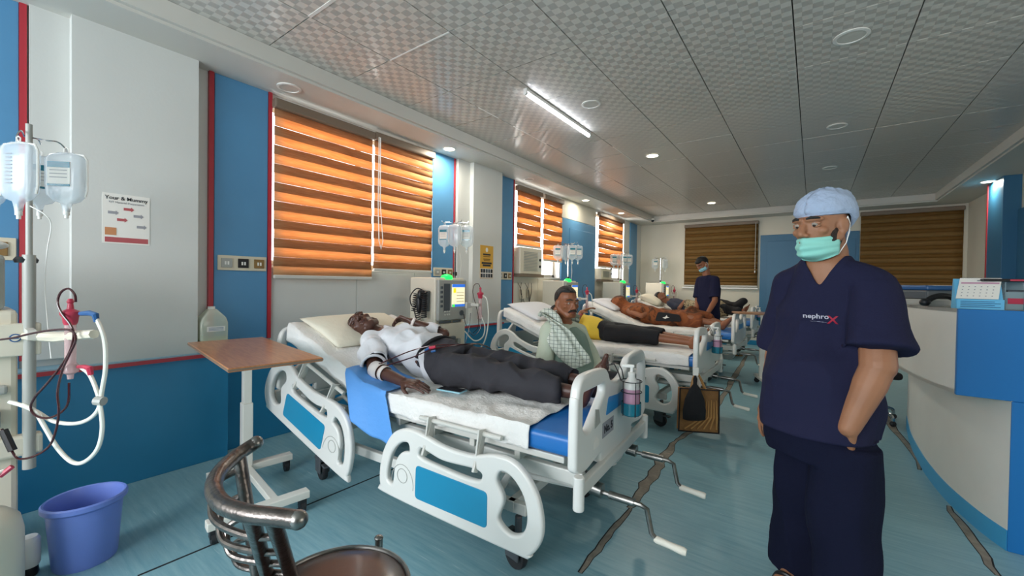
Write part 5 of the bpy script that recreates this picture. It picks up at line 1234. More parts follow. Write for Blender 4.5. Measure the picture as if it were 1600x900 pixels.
# ---------------------------------------------------------------- the standing staff member
def standing_staff():
    F = (-RTh*.78-FWh*.62).normalized(); Lf = ZUP.cross(F)   # Lf: the wearer's left
    base = P(1295, 900, 1.62); base.z = 0
    t = person('person standing in navy scrubs, blue cap and lowered green mask, one hand in pocket', base)
    hc = P(1281, 352, 1.60); HF = (-RTh*.93-FWh*.36-ZUP*.10).normalized(); R = basis(HF, ZUP); s = 1.02
    neck = P(1293, 397, 1.62); chest = P(1302, 500, 1.62); belly = P(1281, 590, 1.60); hem = P(1278, 654, 1.60)
    shL = P(1366, 448, 1.48); shR = P(1236, 442, 1.75); elL = P(1372, 572, 1.40); wrL = P(1326, 668, 1.42); elR = P(1213, 560, 1.84); wrR = P(1200, 628, 1.80)
    ankL = P(1322, 985, 1.50); ankL.z = .09; ankR = P(1243, 872, 1.80); ankR.z = .085; hipL = P(1315, 705, 1.53); hipR = P(1262, 700, 1.68)
    kL = hipL.lerp(ankL, .5); kR = hipR.lerp(ankR, .5)
    b = MB(); T = head(b, hc, R, s, neck, nr=.058)
    torso(b, [(hem-ZUP*.12, Lf, F, .14, .10), (belly, Lf, F, .145, .12), (chest, Lf, F, .15, .115), (chest+ZUP*.10, Lf, F, .14, .100), (neck-ZUP*.04, Lf, F, .085, .075), (neck-ZUP*.0, Lf, F, .062, .058)])
    b.cap(neck-ZUP*.06, shL-ZUP*.015, .045, .045); b.cap(neck-ZUP*.06, shR-ZUP*.015, .045, .045)
    arm(b, shL-ZUP*.015, elL, wrL, (.050, .052, .050, .033)); arm(b, shR-ZUP*.015, elR, wrR, (.045, .047, .043, .029))
    hand(b, wrR, (V((0, 0, -1))-RTh*.12), RTh+FWh*.2, 1.0, .45, -1); hand(b, wrL+V((0, 0, -.006)), (P(1302, 722, 1.555)-wrL), -RTh-FWh*.3, 1.0, .3, 1)
    for h, k, a, sd in ((hipL, kL, ankL, 1), (hipR, kR, ankR, -1)): b.cap(h, k, .085, .055); b.cap(k, a, .055, .036); foot(b, a, F, ZUP, 1.05, -sd)
    organic(b, 'body', 'skin_tan', t, .0042, 4)
    for a_ in (ankL, ankR):
        so_ = [(-.075, -.040), (.10, -.050), (.20, -.035), (.215, 0), (.20, .045), (.10, .052), (-.075, .040)]
        b = MB().prism(rpoly(so_, .03, 4), .0, .016, f=lambda u, v, z, a_=a_: V((a_.x, a_.y, 0))+F*u*.98+Lf*v+ZUP*z); sd_ = b.build('sandal', 'black_plastic', t, world=True)
        MB().tube(spline([V((a_.x, a_.y, .012))+F*.10+Lf*(-.050), V((a_.x, a_.y, .055))+F*.115+Lf*(-.030), V((a_.x, a_.y, .068))+F*.12, V((a_.x, a_.y, .055))+F*.115+Lf*.030, V((a_.x, a_.y, .012))+F*.10+Lf*.052], 6), .009, 8).build('strap', 'black_plastic', sd_, world=True)
    # scrub top
    vN = P(1256, 447, 1.47)
    b = MB()
    torso(b, [(hem-ZUP*.045+F*.01, Lf, F, .188, .152), (hem, Lf, F, .188, .156), (belly, Lf, F, .188, .165), (chest-ZUP*.05, Lf, F, .185, .150), (chest+ZUP*.04, Lf, F, .185, .135), (chest+ZUP*.105, Lf, F, .155, .112), (neck-ZUP*.05, Lf, F, .100, .088), (neck-ZUP*.005, Lf, F, .072, .068)])
    b.cap(neck-ZUP*.050, shL-ZUP*.005, .058, .068); b.cap(neck-ZUP*.050, shR-ZUP*.005, .058, .064)
    sl = shL.lerp(elL, .80); sr = shR.lerp(elR, .85)
    b.tube([shL, shL.lerp(sl, .5), sl-Lf*.0], [.070, .084, .100], 20); b.tube([shR, shR.lerp(sr, .5), sr], [.064, .074, .086], 20)
    vbot = P(1256, 446, 1.47)
    Vz0, Vz1 = vbot.z, neck.z+.0
    def cut(p):
        q = p-neck; lat = q.dot(Lf); fr = q.dot(F)
        if p.z > neck.z-.035 and math.hypot(lat, fr) < .085 and p.z > neck.z-.01: return True
        if fr > .0 and p.z > Vz0: return abs(lat) < .004+.068*(p.z-Vz0)/(Vz1-Vz0)
        return p.z < hem.z-.038
    organic(b, 'scrub_top', 'navy_scrub', t, .006, 5, cut=cut, solid=.004, fold=.018, fscale=9, fold_where=lambda p: 1.0 if p.z < chest.z else .45)
    # neckline band and pocket seam follow the opening
    # trousers
    b = MB()
    torso(b, [(hem-ZUP*.14, Lf, F, .165, .13), (hem-ZUP*.02, Lf, F, .17, .14), (hem+ZUP*.05, Lf, F, .16, .13)])
    for h, k, a, w_ in ((hipL, kL, ankL, 1), (hipR, kR, ankR, .95)):
        b.tube([h+ZUP*.03, h.lerp(k, .5), k, k.lerp(a, .5), a-ZUP*.035*(1 if w_ == 1 else .8)+F*.0], [.115*w_, .110*w_, .100*w_, .094*w_, .096*w_], 22)
    organic(b, 'trousers', 'navy_trouser', t, .007, 5, fold=.020, fscale=8, seed=4)
    # cap
    b = MB(); nu, nv = 48, 26; c = V((0, -.034, .048)); rad = (.088, .116, .090)
    def fn(u, v):
        a = 2*PI*u; fx, fy = math.sin(a), math.cos(a); lo = .031 if fy > 0 else .031+.085*fy; zl = max(-.95, min(.9, (lo-c.z)/rad[2])); th = math.acos(zl)*v
        r_ = 1+.06*NZ.noise(V((fx*3, fy*3, th*2.5)))+.045*NZ.noise(V((fx*9, fy*5, th*7)))+(.05*max(0, -fy)*math.sin(th)); r_ += .01*math.sin(v*24)*(v > .72)*.5
        if v > .90: r_ *= 1-.06*(v-.9)/.1
        return T(c.x+rad[0]*r_*math.sin(th)*fx, c.y+rad[1]*r_*math.sin(th)*fy, c.z+rad[2]*r_*math.cos(th))
    b.grid(fn, nu, nv); cp = b.build('surgical_cap', 'cap_blue', t, world=True, smooth=80, solid=.003)
    MB().tube([V(fn(i/48, .97)) for i in range(49)], .0035, 6).build('hem_band', 'cap_blue', cp, world=True)
    MB().tube([V(fn(i/30*.5+.02, .80+.15*(i/30))) for i in range(31)], .0030, 6).tube([T(.02, -.135, -.005), T(.02, -.142, -.03), T(.035, -.135, -.055)], [.010, .013, .006], 8).tube([T(-.0, -.135, -.005), T(-.01, -.142, -.03), T(-.01, -.135, -.06)], [.008, .012, .005], 8).build('tie', 'cap_blue', cp, world=True)
    face_parts(t, T, R, s, look=(-.001, -.004), lidm='skin_tan', brow_th=.0045)
    face_mask(t, T, R, s, 'mask_green', top=-.036, bot=-.132, drop=-.004, wrap=1.34)
    for a in (-1, 1): MB().ell(T(a*.0600, .006, -.050), (.0085*s, .032*s, .036*s), R, 14, 8).build('beard', 'stubble', t, world=True)
    # embroidered logo on the left chest
    lc = P(1276, 502, 1.47); nr_ = (F*.80+Lf*.50).normalized(); lx = ZUP.cross(nr_).normalized()
    pr_ = chest+F*.0; 
    return t, lc, nr_, lx, F, Lf
st, lc, nr_, lx, F_, Lf_ = standing_staff()
def drop_on(o, origin, direction):
    """first point of the object along a ray, both in world space"""
    dg = bpy.context.evaluated_depsgraph_get(); ev = o.evaluated_get(dg); mi = o.matrix_world.inverted()
    ok, loc, nrm, _ = ev.ray_cast(mi @ V(origin), (mi.to_3x3() @ V(direction)).normalized())
    return (o.matrix_world @ loc, (o.matrix_world.to_3x3() @ nrm).normalized()) if ok else (None, None)
bpy.context.view_layer.update()
top_ = [c for c in bpy.data.objects if c.name.startswith('scrub_top')][0]
def on_cloth(name, s_, size, m_, cpt, ndir, xdir, bold=0):
    hit, n = drop_on(top_, cpt+ndir*.4, -ndir)
    if hit is None: hit, n = cpt, ndir
    n = ndir; o = text(name, s_, size, m_, hit+n*.012, xdir, ZUP, st, world=True, thick=.0010, bold=bold)
    # press the lettering onto the cloth
    dg = bpy.context.evaluated_depsgraph_get(); off = parent_loc(st)
    for v in o.data.vertices:
        w_ = v.co+off; h2, n2 = drop_on(top_, w_+n*.05, -n)
        if h2 is not None: v.co = h2+n2*.0022-off
    return o
on_cloth('logo_lettering', 'nephro', .024, 'logo_white', P(1288, 497, 1.47), nr_, lx, .0004)
on_cloth('logo_lettering', '____ ___ ____', .0075, 'logo_white', P(1291, 504, 1.47), nr_, lx, .0002)
on_cloth('logo_cross', 'X', .038, 'logo_red', P(1309, 502, 1.47), nr_, lx, .0010)

# ---------------------------------------------------------------- a lying figure on a bed
def bedpt(bed):
    mw = M.Translation(bed.location) @ M.Rotation(bed.rotation_euler.z, 4, 'Z')
    return (lambda u, v, z: mw @ V((u, v, z))), mw.to_3x3()
def patient_front():
    L, R3 = bedpt(B1); ex, ey = R3 @ V((1, 0, 0)), R3 @ V((0, 1, 0))
    t = person('person lying on the front bed in white shirt and dark trousers, forearm bandaged', L(0, 0, .70))
    hc = L(-.702, -.075, .950); up_ = (R3 @ V((-.80, -.05, .22))).normalized(); HF = (R3 @ V((.18, -.70, .66))).normalized()
    R = basis(HF, up_); s = 1.14; R = basis(HF, (up_-HF*up_.dot(HF)))
    neck = L(-.60, -.01, .895); chest = L(-.40, 0, .862); belly = L(-.17, .0, .812); pel = L(.03, .0, .765)
    shN = L(-.475, -.185, .862); elN = L(-.265, -.335, .757); wrN = L(.0, -.355, .722); shF = L(-.50, .18, .905); elF = L(-.27, .27, .90); wrF = L(-.46, .14, .985)
    hips = [(L(.05, -.09, .76), L(.48, -.10, .755), L(.885, -.05, .735)), (L(.05, .09, .765), L(.47, .09, .775), L(.88, .11, .75))]
    up = (R3 @ V((math.sin(BACK)*1, 0, math.cos(BACK)))).normalized()
    b = MB(); T = head(b, hc, R, s, neck, nr=.052)
    torso(b, [(neck+ex*.01, ey, up, .07, .06), (chest-ex*.10, ey, up, .155, .085), (chest, ey, up, .155, .10), (belly, ey, up, .135, .10), (pel, ey, ZUP, .145, .095), (pel+ex*.08, ey, ZUP, .14, .085)])
    arm(b, shN, elN, wrN, (.047, .040, .038, .027)); arm(b, shF, elF, wrF, (.047, .038, .036, .027))
    hand(b, wrN, ex+ey*.12-ZUP*.04, -ZUP*1.0+ey*.2, 1.0, .22, -1); hand(b, wrF, (-ex*.9-ey*.25+ZUP*.22), (-ey*.5-ZUP*.75), .98, .95, -1)
    for i, (h, k, a) in enumerate(hips):
        b.cap(h, k, .075, .055); b.cap(k, a, .05, .033); sd = 1 if i == 0 else -1
        d_ = (ZUP*.88+ex*.42-ey*.25*sd) if i == 0 else (ZUP*.95+ex*.30+ey*.02); foot(b, a, d_, -ex+ZUP*.3, 1.02, -sd)
    organic(b, 'body', 'skin_dark', t, .0045, 4)
    face_parts(t, T, R, s, closed=True, lip='dark_lip', lidm='skin_dark', brow_th=.0018, brow='stubble')
    b = MB()
    torso(b, [(neck+ex*.045, ey, up, .085, .068), (chest-ex*.10, ey, up, .178, .098), (chest, ey, up, .178, .118), (belly, ey, up, .158, .122), (pel-ex*.03, ey, ZUP, .155, .110)])
    b.cap(neck+ex*.04, shN, .06, .068); b.cap(neck+ex*.04, shF, .06, .062)
    b.tube([shN, shN.lerp(elN, .5), shN.lerp(elN, .88)], [.072, .076, .068], 18); b.tube([shF, shF.lerp(elF, .5), shF.lerp(elF, .95)], [.062, .060, .056], 18)
    cN, cF = shN.lerp(elN, .86), shF.lerp(elF, .92)
    def cut(p):
        for c_, e_ in ((cN, elN), (cF, elF)):
            if (p-c_).dot((e_-c_).normalized()) > -.004 and (p-c_).length < .09: return True
        return False
    organic(b, 'white_shirt', 'white_cloth', t, .006, 4, cut=cut, solid=.003, fold=.034, fscale=11, seed=2)
    MB().tube([cN+V((.0, 0, 0))+(R3 @ V((.03*0, 0, 0)))+((shN-elN).normalized().orthogonal().normalized()*.066*math.cos(q)+(shN-elN).normalized().cross((shN-elN).normalized().orthogonal().normalized())*.066*math.sin(q)) for q in [2*PI*i/20 for i in range(20)]], .0085, 8, closed=True).build('rolled_cuff', 'white_cloth', t, world=True)
    b = MB()
    torso(b, [(belly+ex*.06, ey, up, .150, .105), (pel, ey, ZUP, .165, .115), (pel+ex*.10, ey, ZUP, .165, .11)])
    for i, (h, k, a) in enumerate(hips): b.tube([h, h.lerp(k, .5), k, k.lerp(a, .55), k.lerp(a, .80)], [.098, .092, .076, .068, .068], 20)
    organic(b, 'dark_trousers', 'trouser_grey', t, .0065, 4, fold=.034, fscale=10, seed=8)
    belt = MB().tube([belly+ex*.075+ey*.160*math.cos(q)+up*.118*math.sin(q)-ZUP*.0 for q in [PI*(i/20)*1.0 for i in range(21)]], [.012]*21, 8); belt.build('belt', 'black_cloth', t, world=True)
    # bandages and lines
    def band(a0, a1, r, m_='bandage', nm='bandage'):
        MB().tube([a0, a0.lerp(a1, .5), a1], [r, r*1.04, r], 18, caps=False).build(nm, m_, t, world=True, solid=.003)
    f0 = elN.lerp(wrN, .02); f1 = elN.lerp(wrN, .28); band(f0, f1, .0455); band(elN.lerp(wrN, .33), elN.lerp(wrN, .44), .0415)
    MB().tube(spline([elN.lerp(wrN, .2)+ZUP*.045, elN.lerp(wrN, .30)+ZUP*.055, L(-.10, -.20, .86), L(.02, -.12, .895), L(.12, .05, .885), L(.05, .25, .86), L(-.05, .45, .80), V((-2.86, 2.86, .62))], 8), .0035, 7).tube(spline([elN.lerp(wrN, .38)+ZUP*.04, L(-.06, -.23, .83), L(.04, -.15, .88), L(.13, .02, .895), L(.08, .25, .86), L(-.02, .46, .78), V((-2.86, 2.92, .58))], 8), .0035, 7).build('blood_line', 'blood', t, world=True)
    MB().cyl(L(.0, -.155, .88), L(.035, -.14, .888), .009, 8).build('line_clip', 'red_cap', t, world=True); MB().cyl(L(-.025, -.165, .865), L(.0, -.155, .88), .007, 8).cyl(L(.035, -.175, .865), L(.06, -.165, .872), .007, 8).build('line_clip', 'blue_clip', t, world=True)
    band(wrF.lerp(elF, .02)+V((0, 0, 0)), wrF.lerp(elF, .10), .030)
    return t
patient_front()

# ---------------------------------------------------------------- the seated man between the beds
def seated_man():
    F = (RTh*.83-FWh*.5).normalized(); Lf = ZUP.cross(F); base = V((-1.55, 2.86, 0))
    t = person('person with moustache seated in pale green shirt, sage vest and checked scarf', base)
    hc = P(886, 473, 3.12); HF = (-FWh*.90+RTh*.38-ZUP*.03).normalized(); R = basis(HF, ZUP); s = 1.04
    neck = P(880, 498, 3.17); chest = P(885, 535, 3.17); belly = P(890, 572, 3.15); pel = P(878, 600, 3.17); pel.z = .52
    shR = P(860, 516, 3.07); elR = P(849, 570, 3.0); wrR = P(858, 602, 2.93); shL = P(903, 518, 3.30); elL = P(925, 560, 3.25); wrL = P(935, 592, 3.0)
    kR = pel+F*.40-Lf*.10+ZUP*.02; kL = pel+F*.40+Lf*.12+ZUP*.02; hR = pel-Lf*.09; hL = pel+Lf*.09; aR = kR-F*.14; aL = kL-F*.14; aR.z = aL.z = .09
    b = MB(); T = head(b, hc, R, s, neck)
    torso(b, [(pel-ZUP*.06, Lf, F, .15, .12), (belly, Lf, F, .155, .145), (chest, Lf, F, .155, .115), (neck-ZUP*.06, Lf, F, .12, .08), (neck, Lf, F, .06, .055)])
    arm(b, shR, elR, wrR); arm(b, shL, elL, wrL); hand(b, wrR, F-ZUP*.3, -ZUP, 1, .3, -1); hand(b, wrL, F*.5-ZUP*.5, -ZUP, 1, .3, 1)
    for h, k, a, sd in ((hR, kR, aR, 1), (hL, kL, aL, -1)): b.cap(h, k, .08, .055); b.cap(k, a, .05, .034); foot(b, a, F, ZUP, 1, sd)
    organic(b, 'body', 'skin_brown', t, .006, 4)
    face_parts(t, T, R, s, mous='hair_black', lidm='skin_brown', brow_th=.004); hair_shell(t, T, R, s, line=.078, back=-.05, grow=1.02)
    b = MB(); torso(b, [(pel-ZUP*.08, Lf, F, .165, .135), (belly, Lf, F, .168, .160), (chest, Lf, F, .168, .13), (neck-ZUP*.065, Lf, F, .13, .09), (neck-ZUP*.02, Lf, F, .07, .065)])
    b.cap(neck-ZUP*.06, shR, .06, .07); b.cap(neck-ZUP*.06, shL, .06, .068)
    b.tube([shR, shR.lerp(elR, .5), elR, elR.lerp(wrR, .5), wrR], [.072, .066, .060, .052, .044], 18); b.tube([shL, shL.lerp(elL, .5), elL, elL.lerp(wrL, .5), wrL], [.068, .064, .058, .05, .042], 18)
    organic(b, 'shirt', 'green_shirt', t, .008, 4, fold=.012, fscale=9, seed=3)
    b = MB(); torso(b, [(pel-ZUP*.085, Lf, F, .190, .163), (belly, Lf, F, .195, .190), (chest, Lf, F, .190, .162), (chest+ZUP*.06, Lf, F, .158, .135), (neck-ZUP*.06, Lf, F, .110, .09)])
    organic(b, 'vest', 'vest_green', t, .008, 5, fold=.006, fscale=8, seed=1)
    b = MB(); torso(b, [(pel-ZUP*.10, Lf, F, .165, .14), (pel+ZUP*.02, Lf, F, .16, .14)])
    for h, k, a in ((hR, kR, aR), (hL, kL, aL)): b.tube([h, k+F*.02, k.lerp(a, .4), a+ZUP*.03], [.10, .085, .08, .085], 16)
    organic(b, 'trousers', 'trouser_grey', t, .010, 4)
    # scarf: over both shoulders, one end down the chest
    def ringpt(q, z_, a, b_): return chest+Lf*a*math.cos(q)+F*b_*math.sin(q)+ZUP*z_
    cl = [P(905, 502, 3.30), P(885, 495, 3.32), P(858, 495, 3.22), P(858, 502, 3.02), P(872, 522, 2.94), P(888, 545, 2.92), P(903, 562, 2.93), P(909, 572, 2.94)]
    wd = [(-FWh*.02+ZUP*.05), (ZUP*.06-FWh*.03), (-RTh*.07+ZUP*.03), (-RTh*.035+ZUP*.055-FWh*.02), (RTh*.075+ZUP*.04), (RTh*.085+ZUP*.035), (RTh*.08+ZUP*.03), (RTh*.07+ZUP*.03)]
    c1 = spline(cl, 8); c2 = spline(wd, 8); n = len(c1)-1
    def fn(u, v):
        k = u*n; i = min(int(k), n-1); f_ = k-i; c_ = c1[i].lerp(c1[i+1], f_); w_ = c2[i].lerp(c2[i+1], f_); s_ = (v-.5)*2
        return c_+w_*s_+(-FWh*.9+ZUP*.2)*(.012*math.sin(v*15+u*7)+.010*NZ.noise(V((u*12, v*5, 1)))-.03*s_*s_*(1 if u > .4 else .3))
    MB().grid(fn, 90, 26).build('checked_scarf', scarf_mat(), t, world=True, smooth=80, solid=.006)
    b = MB()
    for i in range(3):
        ps = [P(843+i*6, 492-i*3, 3.20-i*.03), P(855+i*4, 486+i*3, 3.12), P(868+i*2, 494+i*4, 3.04), P(876, 506+i*3, 3.02)]
        b.tube(spline(ps, 6), [.018+.008*math.sin(PI*j/18) for j in range(19)], 10)
    b.build('scarf_roll', scarf_mat(), t, world=True)
    so = thing('round_stool', 'low round stool under the seated man between the first two beds', 'stool', (pel.x, pel.y, 0))
    MB().lathe([(0, .39), (.16, .39), (.175, .40), (.175, .42), (.16, .43), (0, .43)], 28).build('seat', 'brown_seat', so)
    for i in range(4):
        a = PI/4+i*PI/2; MB().cyl((.12*math.cos(a), .12*math.sin(a), .39), (.16*math.cos(a), .16*math.sin(a), .0), .013, 10).build('leg', 'steel', so)
def scarf_mat():
    if 'scarf' in MATS: return 'scarf'
    m = bpy.data.materials.new('scarf'); m.use_nodes = True; N = m.node_tree.nodes; L = m.node_tree.links; b = N['Principled BSDF']; b.inputs['Roughness'].default_value = .85
    tc = N.new('ShaderNodeTexCoord'); outs = []
    for rot in ((0, 0, -.63), (0, 1.57, 0)):
        mp = N.new('ShaderNodeMapping'); mp.inputs['Rotation'].default_value = rot; wv = N.new('ShaderNodeTexWave'); wv.inputs['Scale'].default_value = 12; wv.inputs['Distortion'].default_value = .15
        cr = N.new('ShaderNodeValToRGB'); cr.color_ramp.elements[0].position = .0; cr.color_ramp.elements[0].color = (0, 0, 0, 1); cr.color_ramp.elements[1].position = .07; cr.color_ramp.elements[1].color = (1, 1, 1, 1)
        L.new(tc.outputs['Object'], mp.inputs[0]); L.new(mp.outputs[0], wv.inputs[0]); L.new(wv.outputs[1], cr.inputs[0]); outs.append(cr)
    mm = N.new('ShaderNodeMath'); mm.operation = 'MULTIPLY'; L.new(outs[0].outputs[0], mm.inputs[0]); L.new(outs[1].outputs[0], mm.inputs[1])
    mx = N.new('ShaderNodeMixRGB'); mx.inputs[1].default_value = lin('#5f7168'); mx.inputs[2].default_value = lin('#cfd6cb'); L.new(mm.outputs[0], mx.inputs[0]); L.new(mx.outputs[0], b.inputs['Base Color'])
    MATS['scarf'] = m; return 'scarf'
seated_man()

# ---------------------------------------------------------------- patients on the other beds
def pattern_mat(name, c1, c2, c3, sc):
    m = bpy.data.materials.new(name); m.use_nodes = True; N = m.node_tree.nodes; L = m.node_tree.links; b = N['Principled BSDF']; b.inputs['Roughness'].default_value = .85
    tc = N.new('ShaderNodeTexCoord'); n = N.new('ShaderNodeTexNoise'); n.inputs['Scale'].default_value = sc; n.inputs['Detail'].default_value = 3; n.inputs['Distortion'].default_value = 1.5
    r = N.new('ShaderNodeValToRGB'); e = r.color_ramp.elements; e[0].position = .40; e[0].color = lin(c1); e[1].position = .62; e[1].color = lin(c3); x = e.new(.5); x.color = lin(c2)
    L.new(tc.outputs['Object'], n.inputs[0]); L.new(n.outputs[0], r.inputs[0]); L.new(r.outputs[0], b.inputs['Base Color']); MATS[name] = m
pattern_mat('orange_shawl', '#4a2812', '#8a4c22', '#6e381a', 5); pattern_mat('paisley', '#4c4030', '#b9a988', '#7a6a4e', 16); mat('grey_blue_cloth', '#33384a', .85, bump=.2)
def patient_yellow():
    L, R3 = bedpt(B2); ex, ey = R3 @ V((1, 0, 0)), R3 @ V((0, 1, 0))
    t = person('person lying on the second bed in a yellow top, one forearm raised', L(0, 0, .70))
    hc = L(-.56, .05, .93); HF = (R3 @ V((.35, .05, .93))).normalized(); R = basis(HF, R3 @ V((-.93, 0, .35)))
    neck = L(-.44, .02, .86); chest = L(-.28, 0, .825); belly = L(-.10, 0, .79); pel = L(.08, 0, .76); up = (R3 @ V((.25, 0, .97))).normalized()
    shN = L(-.34, -.17, .84); elN = L(-.22, -.30, .775); wrN = L(-.13, -.22, .97); shF = L(-.34, .17, .85); elF = L(-.15, .26, .76); wrF = L(.08, .22, .75)
    hips = [(L(.1, -.085, .76), L(.50, -.09, .765), L(.91, -.03, .735)), (L(.1, .085, .76), L(.50, .08, .77), L(.90, .06, .745))]
    b = MB(); T = head(b, hc, R, .97, neck)
    torso(b, [(neck, ey, up, .07, .055), (chest, ey, up, .15, .095), (belly, ey, up, .135, .10), (pel, ey, ZUP, .14, .09)])
    arm(b, shN, elN, wrN, (.045, .038, .036, .025)); arm(b, shF, elF, wrF, (.045, .038, .036, .025)); hand(b, wrN, ZUP*.45+ex*.85, -ZUP*.5+ex*.4, .95, .3, -1); hand(b, wrF, ex, -ZUP, .95, .3, 1)
    for i, (h, k, a) in enumerate(hips): b.cap(h, k, .075, .052); b.cap(k, a, .05, .032); foot(b, a, ZUP*.8+ex*.5-ey*(.3-.6*i), -ex+ZUP*.4, .98, 1-2*i)
    organic(b, 'body', 'skin_brown', t, .007, 4); face_parts(t, T, R, .97, closed=True, lidm='skin_brown'); hair_shell(t, T, R, .97, line=.06)
    b = MB(); torso(b, [(neck+ex*.04, ey, up, .085, .065), (chest, ey, up, .172, .112), (belly, ey, up, .158, .118), (pel-ex*.04, ey, ZUP, .155, .105)])
    b.cap(neck+ex*.04, shN, .06, .062); b.cap(neck+ex*.04, shF, .06, .06); b.tube([shN, shN.lerp(elN, .75)], [.062, .060], 14); b.tube([shF, shF.lerp(elF, .75)], [.062, .060], 14)
    organic(b, 'yellow_top', 'yellow_cloth', t, .008, 4, fold=.010, seed=5)
    b = MB(); torso(b, [(belly+ex*.10, ey, up, .15, .10), (pel, ey, ZUP, .158, .108), (pel+ex*.08, ey, ZUP, .16, .10)])
    for h, k, a in hips: b.tube([h, h.lerp(k, .5), k, k.lerp(a, .32)], [.098, .09, .078, .072], 16)
    organic(b, 'black_trousers', 'black_cloth', t, .009, 4, fold=.010, seed=6)
    MB().tube([wrN+(elN-wrN)*.12+ey*.03*math.cos(q)+ex*.03*math.sin(q) for q in [2*PI*i/16 for i in range(16)]], .003, 6, closed=True).build('wrist_thread', 'red_cap', t, world=True)
patient_yellow()
def patient_shawl():
    L, R3 = bedpt(B3); ex, ey = R3 @ V((1, 0, 0)), R3 @ V((0, 1, 0))
    t = person('person lying on the third bed wrapped in an orange and brown shawl', L(0, 0, .70))
    hc = L(-.66, .0, .965); R = basis(R3 @ V((.5, -.1, .85)), R3 @ V((-.85, 0, .5))); neck = L(-.53, 0, .885)
    ch, pel = L(-.35, 0, .85), L(.05, 0, .765); up = (R3 @ V((.25, 0, .97))).normalized()
    hips = [(L(.07, -.09, .76), L(.47, -.12, .80), L(.85, -.08, .735)), (L(.07, .09, .76), L(.46, .1, .86), L(.84, .08, .74))]
    b = MB(); head(b, hc, R, .97, neck); torso(b, [(neck, ey, up, .07, .055), (ch, ey, up, .15, .095), (pel, ey, ZUP, .14, .09)]); shs = []
    for sg in (-1, 1): arm(b, L(-.42, sg*.17, .86), L(-.2, sg*.25, .80), L(-.08, sg*.08, .88), (.045, .038, .036, .025)); hand(b, L(-.08, sg*.08, .88), -ey*sg+ex*.2, -ZUP, .95, .3, sg)
    for i, (h, k, a) in enumerate(hips): b.cap(h, k, .075, .052); b.cap(k, a, .05, .032); foot(b, a, ZUP*.8+ex*.5-ey*(.3-.6*i), -ex+ZUP*.4, .98, 1-2*i)
    organic(b, 'body', 'skin_brown', t, .009, 4)
    b = MB(); b.ell(hc+ZUP*.0-ex*.01, (.125, .11, .12)); b.cap(hc, neck, .11, .10)
    torso(b, [(neck-ex*.03, ey, up, .13, .095), (ch, ey, up, .215, .125), (L(-.12, 0, .80), ey, up, .22, .125), (pel, ey, ZUP, .20, .125), (L(.30, 0, .77), ey, ZUP, .20, .12), (L(.60, 0, .755), ey, ZUP, .17, .10)])
    b.cap(hips[1][0], hips[1][1]+ZUP*.01, .09, .085); b.cap(hips[1][1], hips[1][1].lerp(hips[1][2], .5), .08, .07)
    organic(b, 'orange_shawl', 'orange_shawl', t, .010, 4, fold=.035, fscale=9, seed=7)
    pb = thing('black_shoulder_bag', 'flat black bag with a white mark lying on the orange shawl', 'bag', tuple(L(.17, -.235, .80)), B3.rotation_euler.z)
    MB().prism(rpoly([(-.17, -.06), (.20, -.05), (.17, .05), (-.13, .075)], .03, 4), -.015, .02, 'Y').build('bag_body', 'black_cloth', pb, smooth=30, bevel=.006)
    MB().prism([(-.06, -.005), (-.02, .01), (.0, .035), (.01, .01), (.04, .0), (.0, -.008), (-.02, -.02)], -.017, -.0155, 'Y').build('white_mark', 'paper', pb, smooth=0)
patient_shawl()
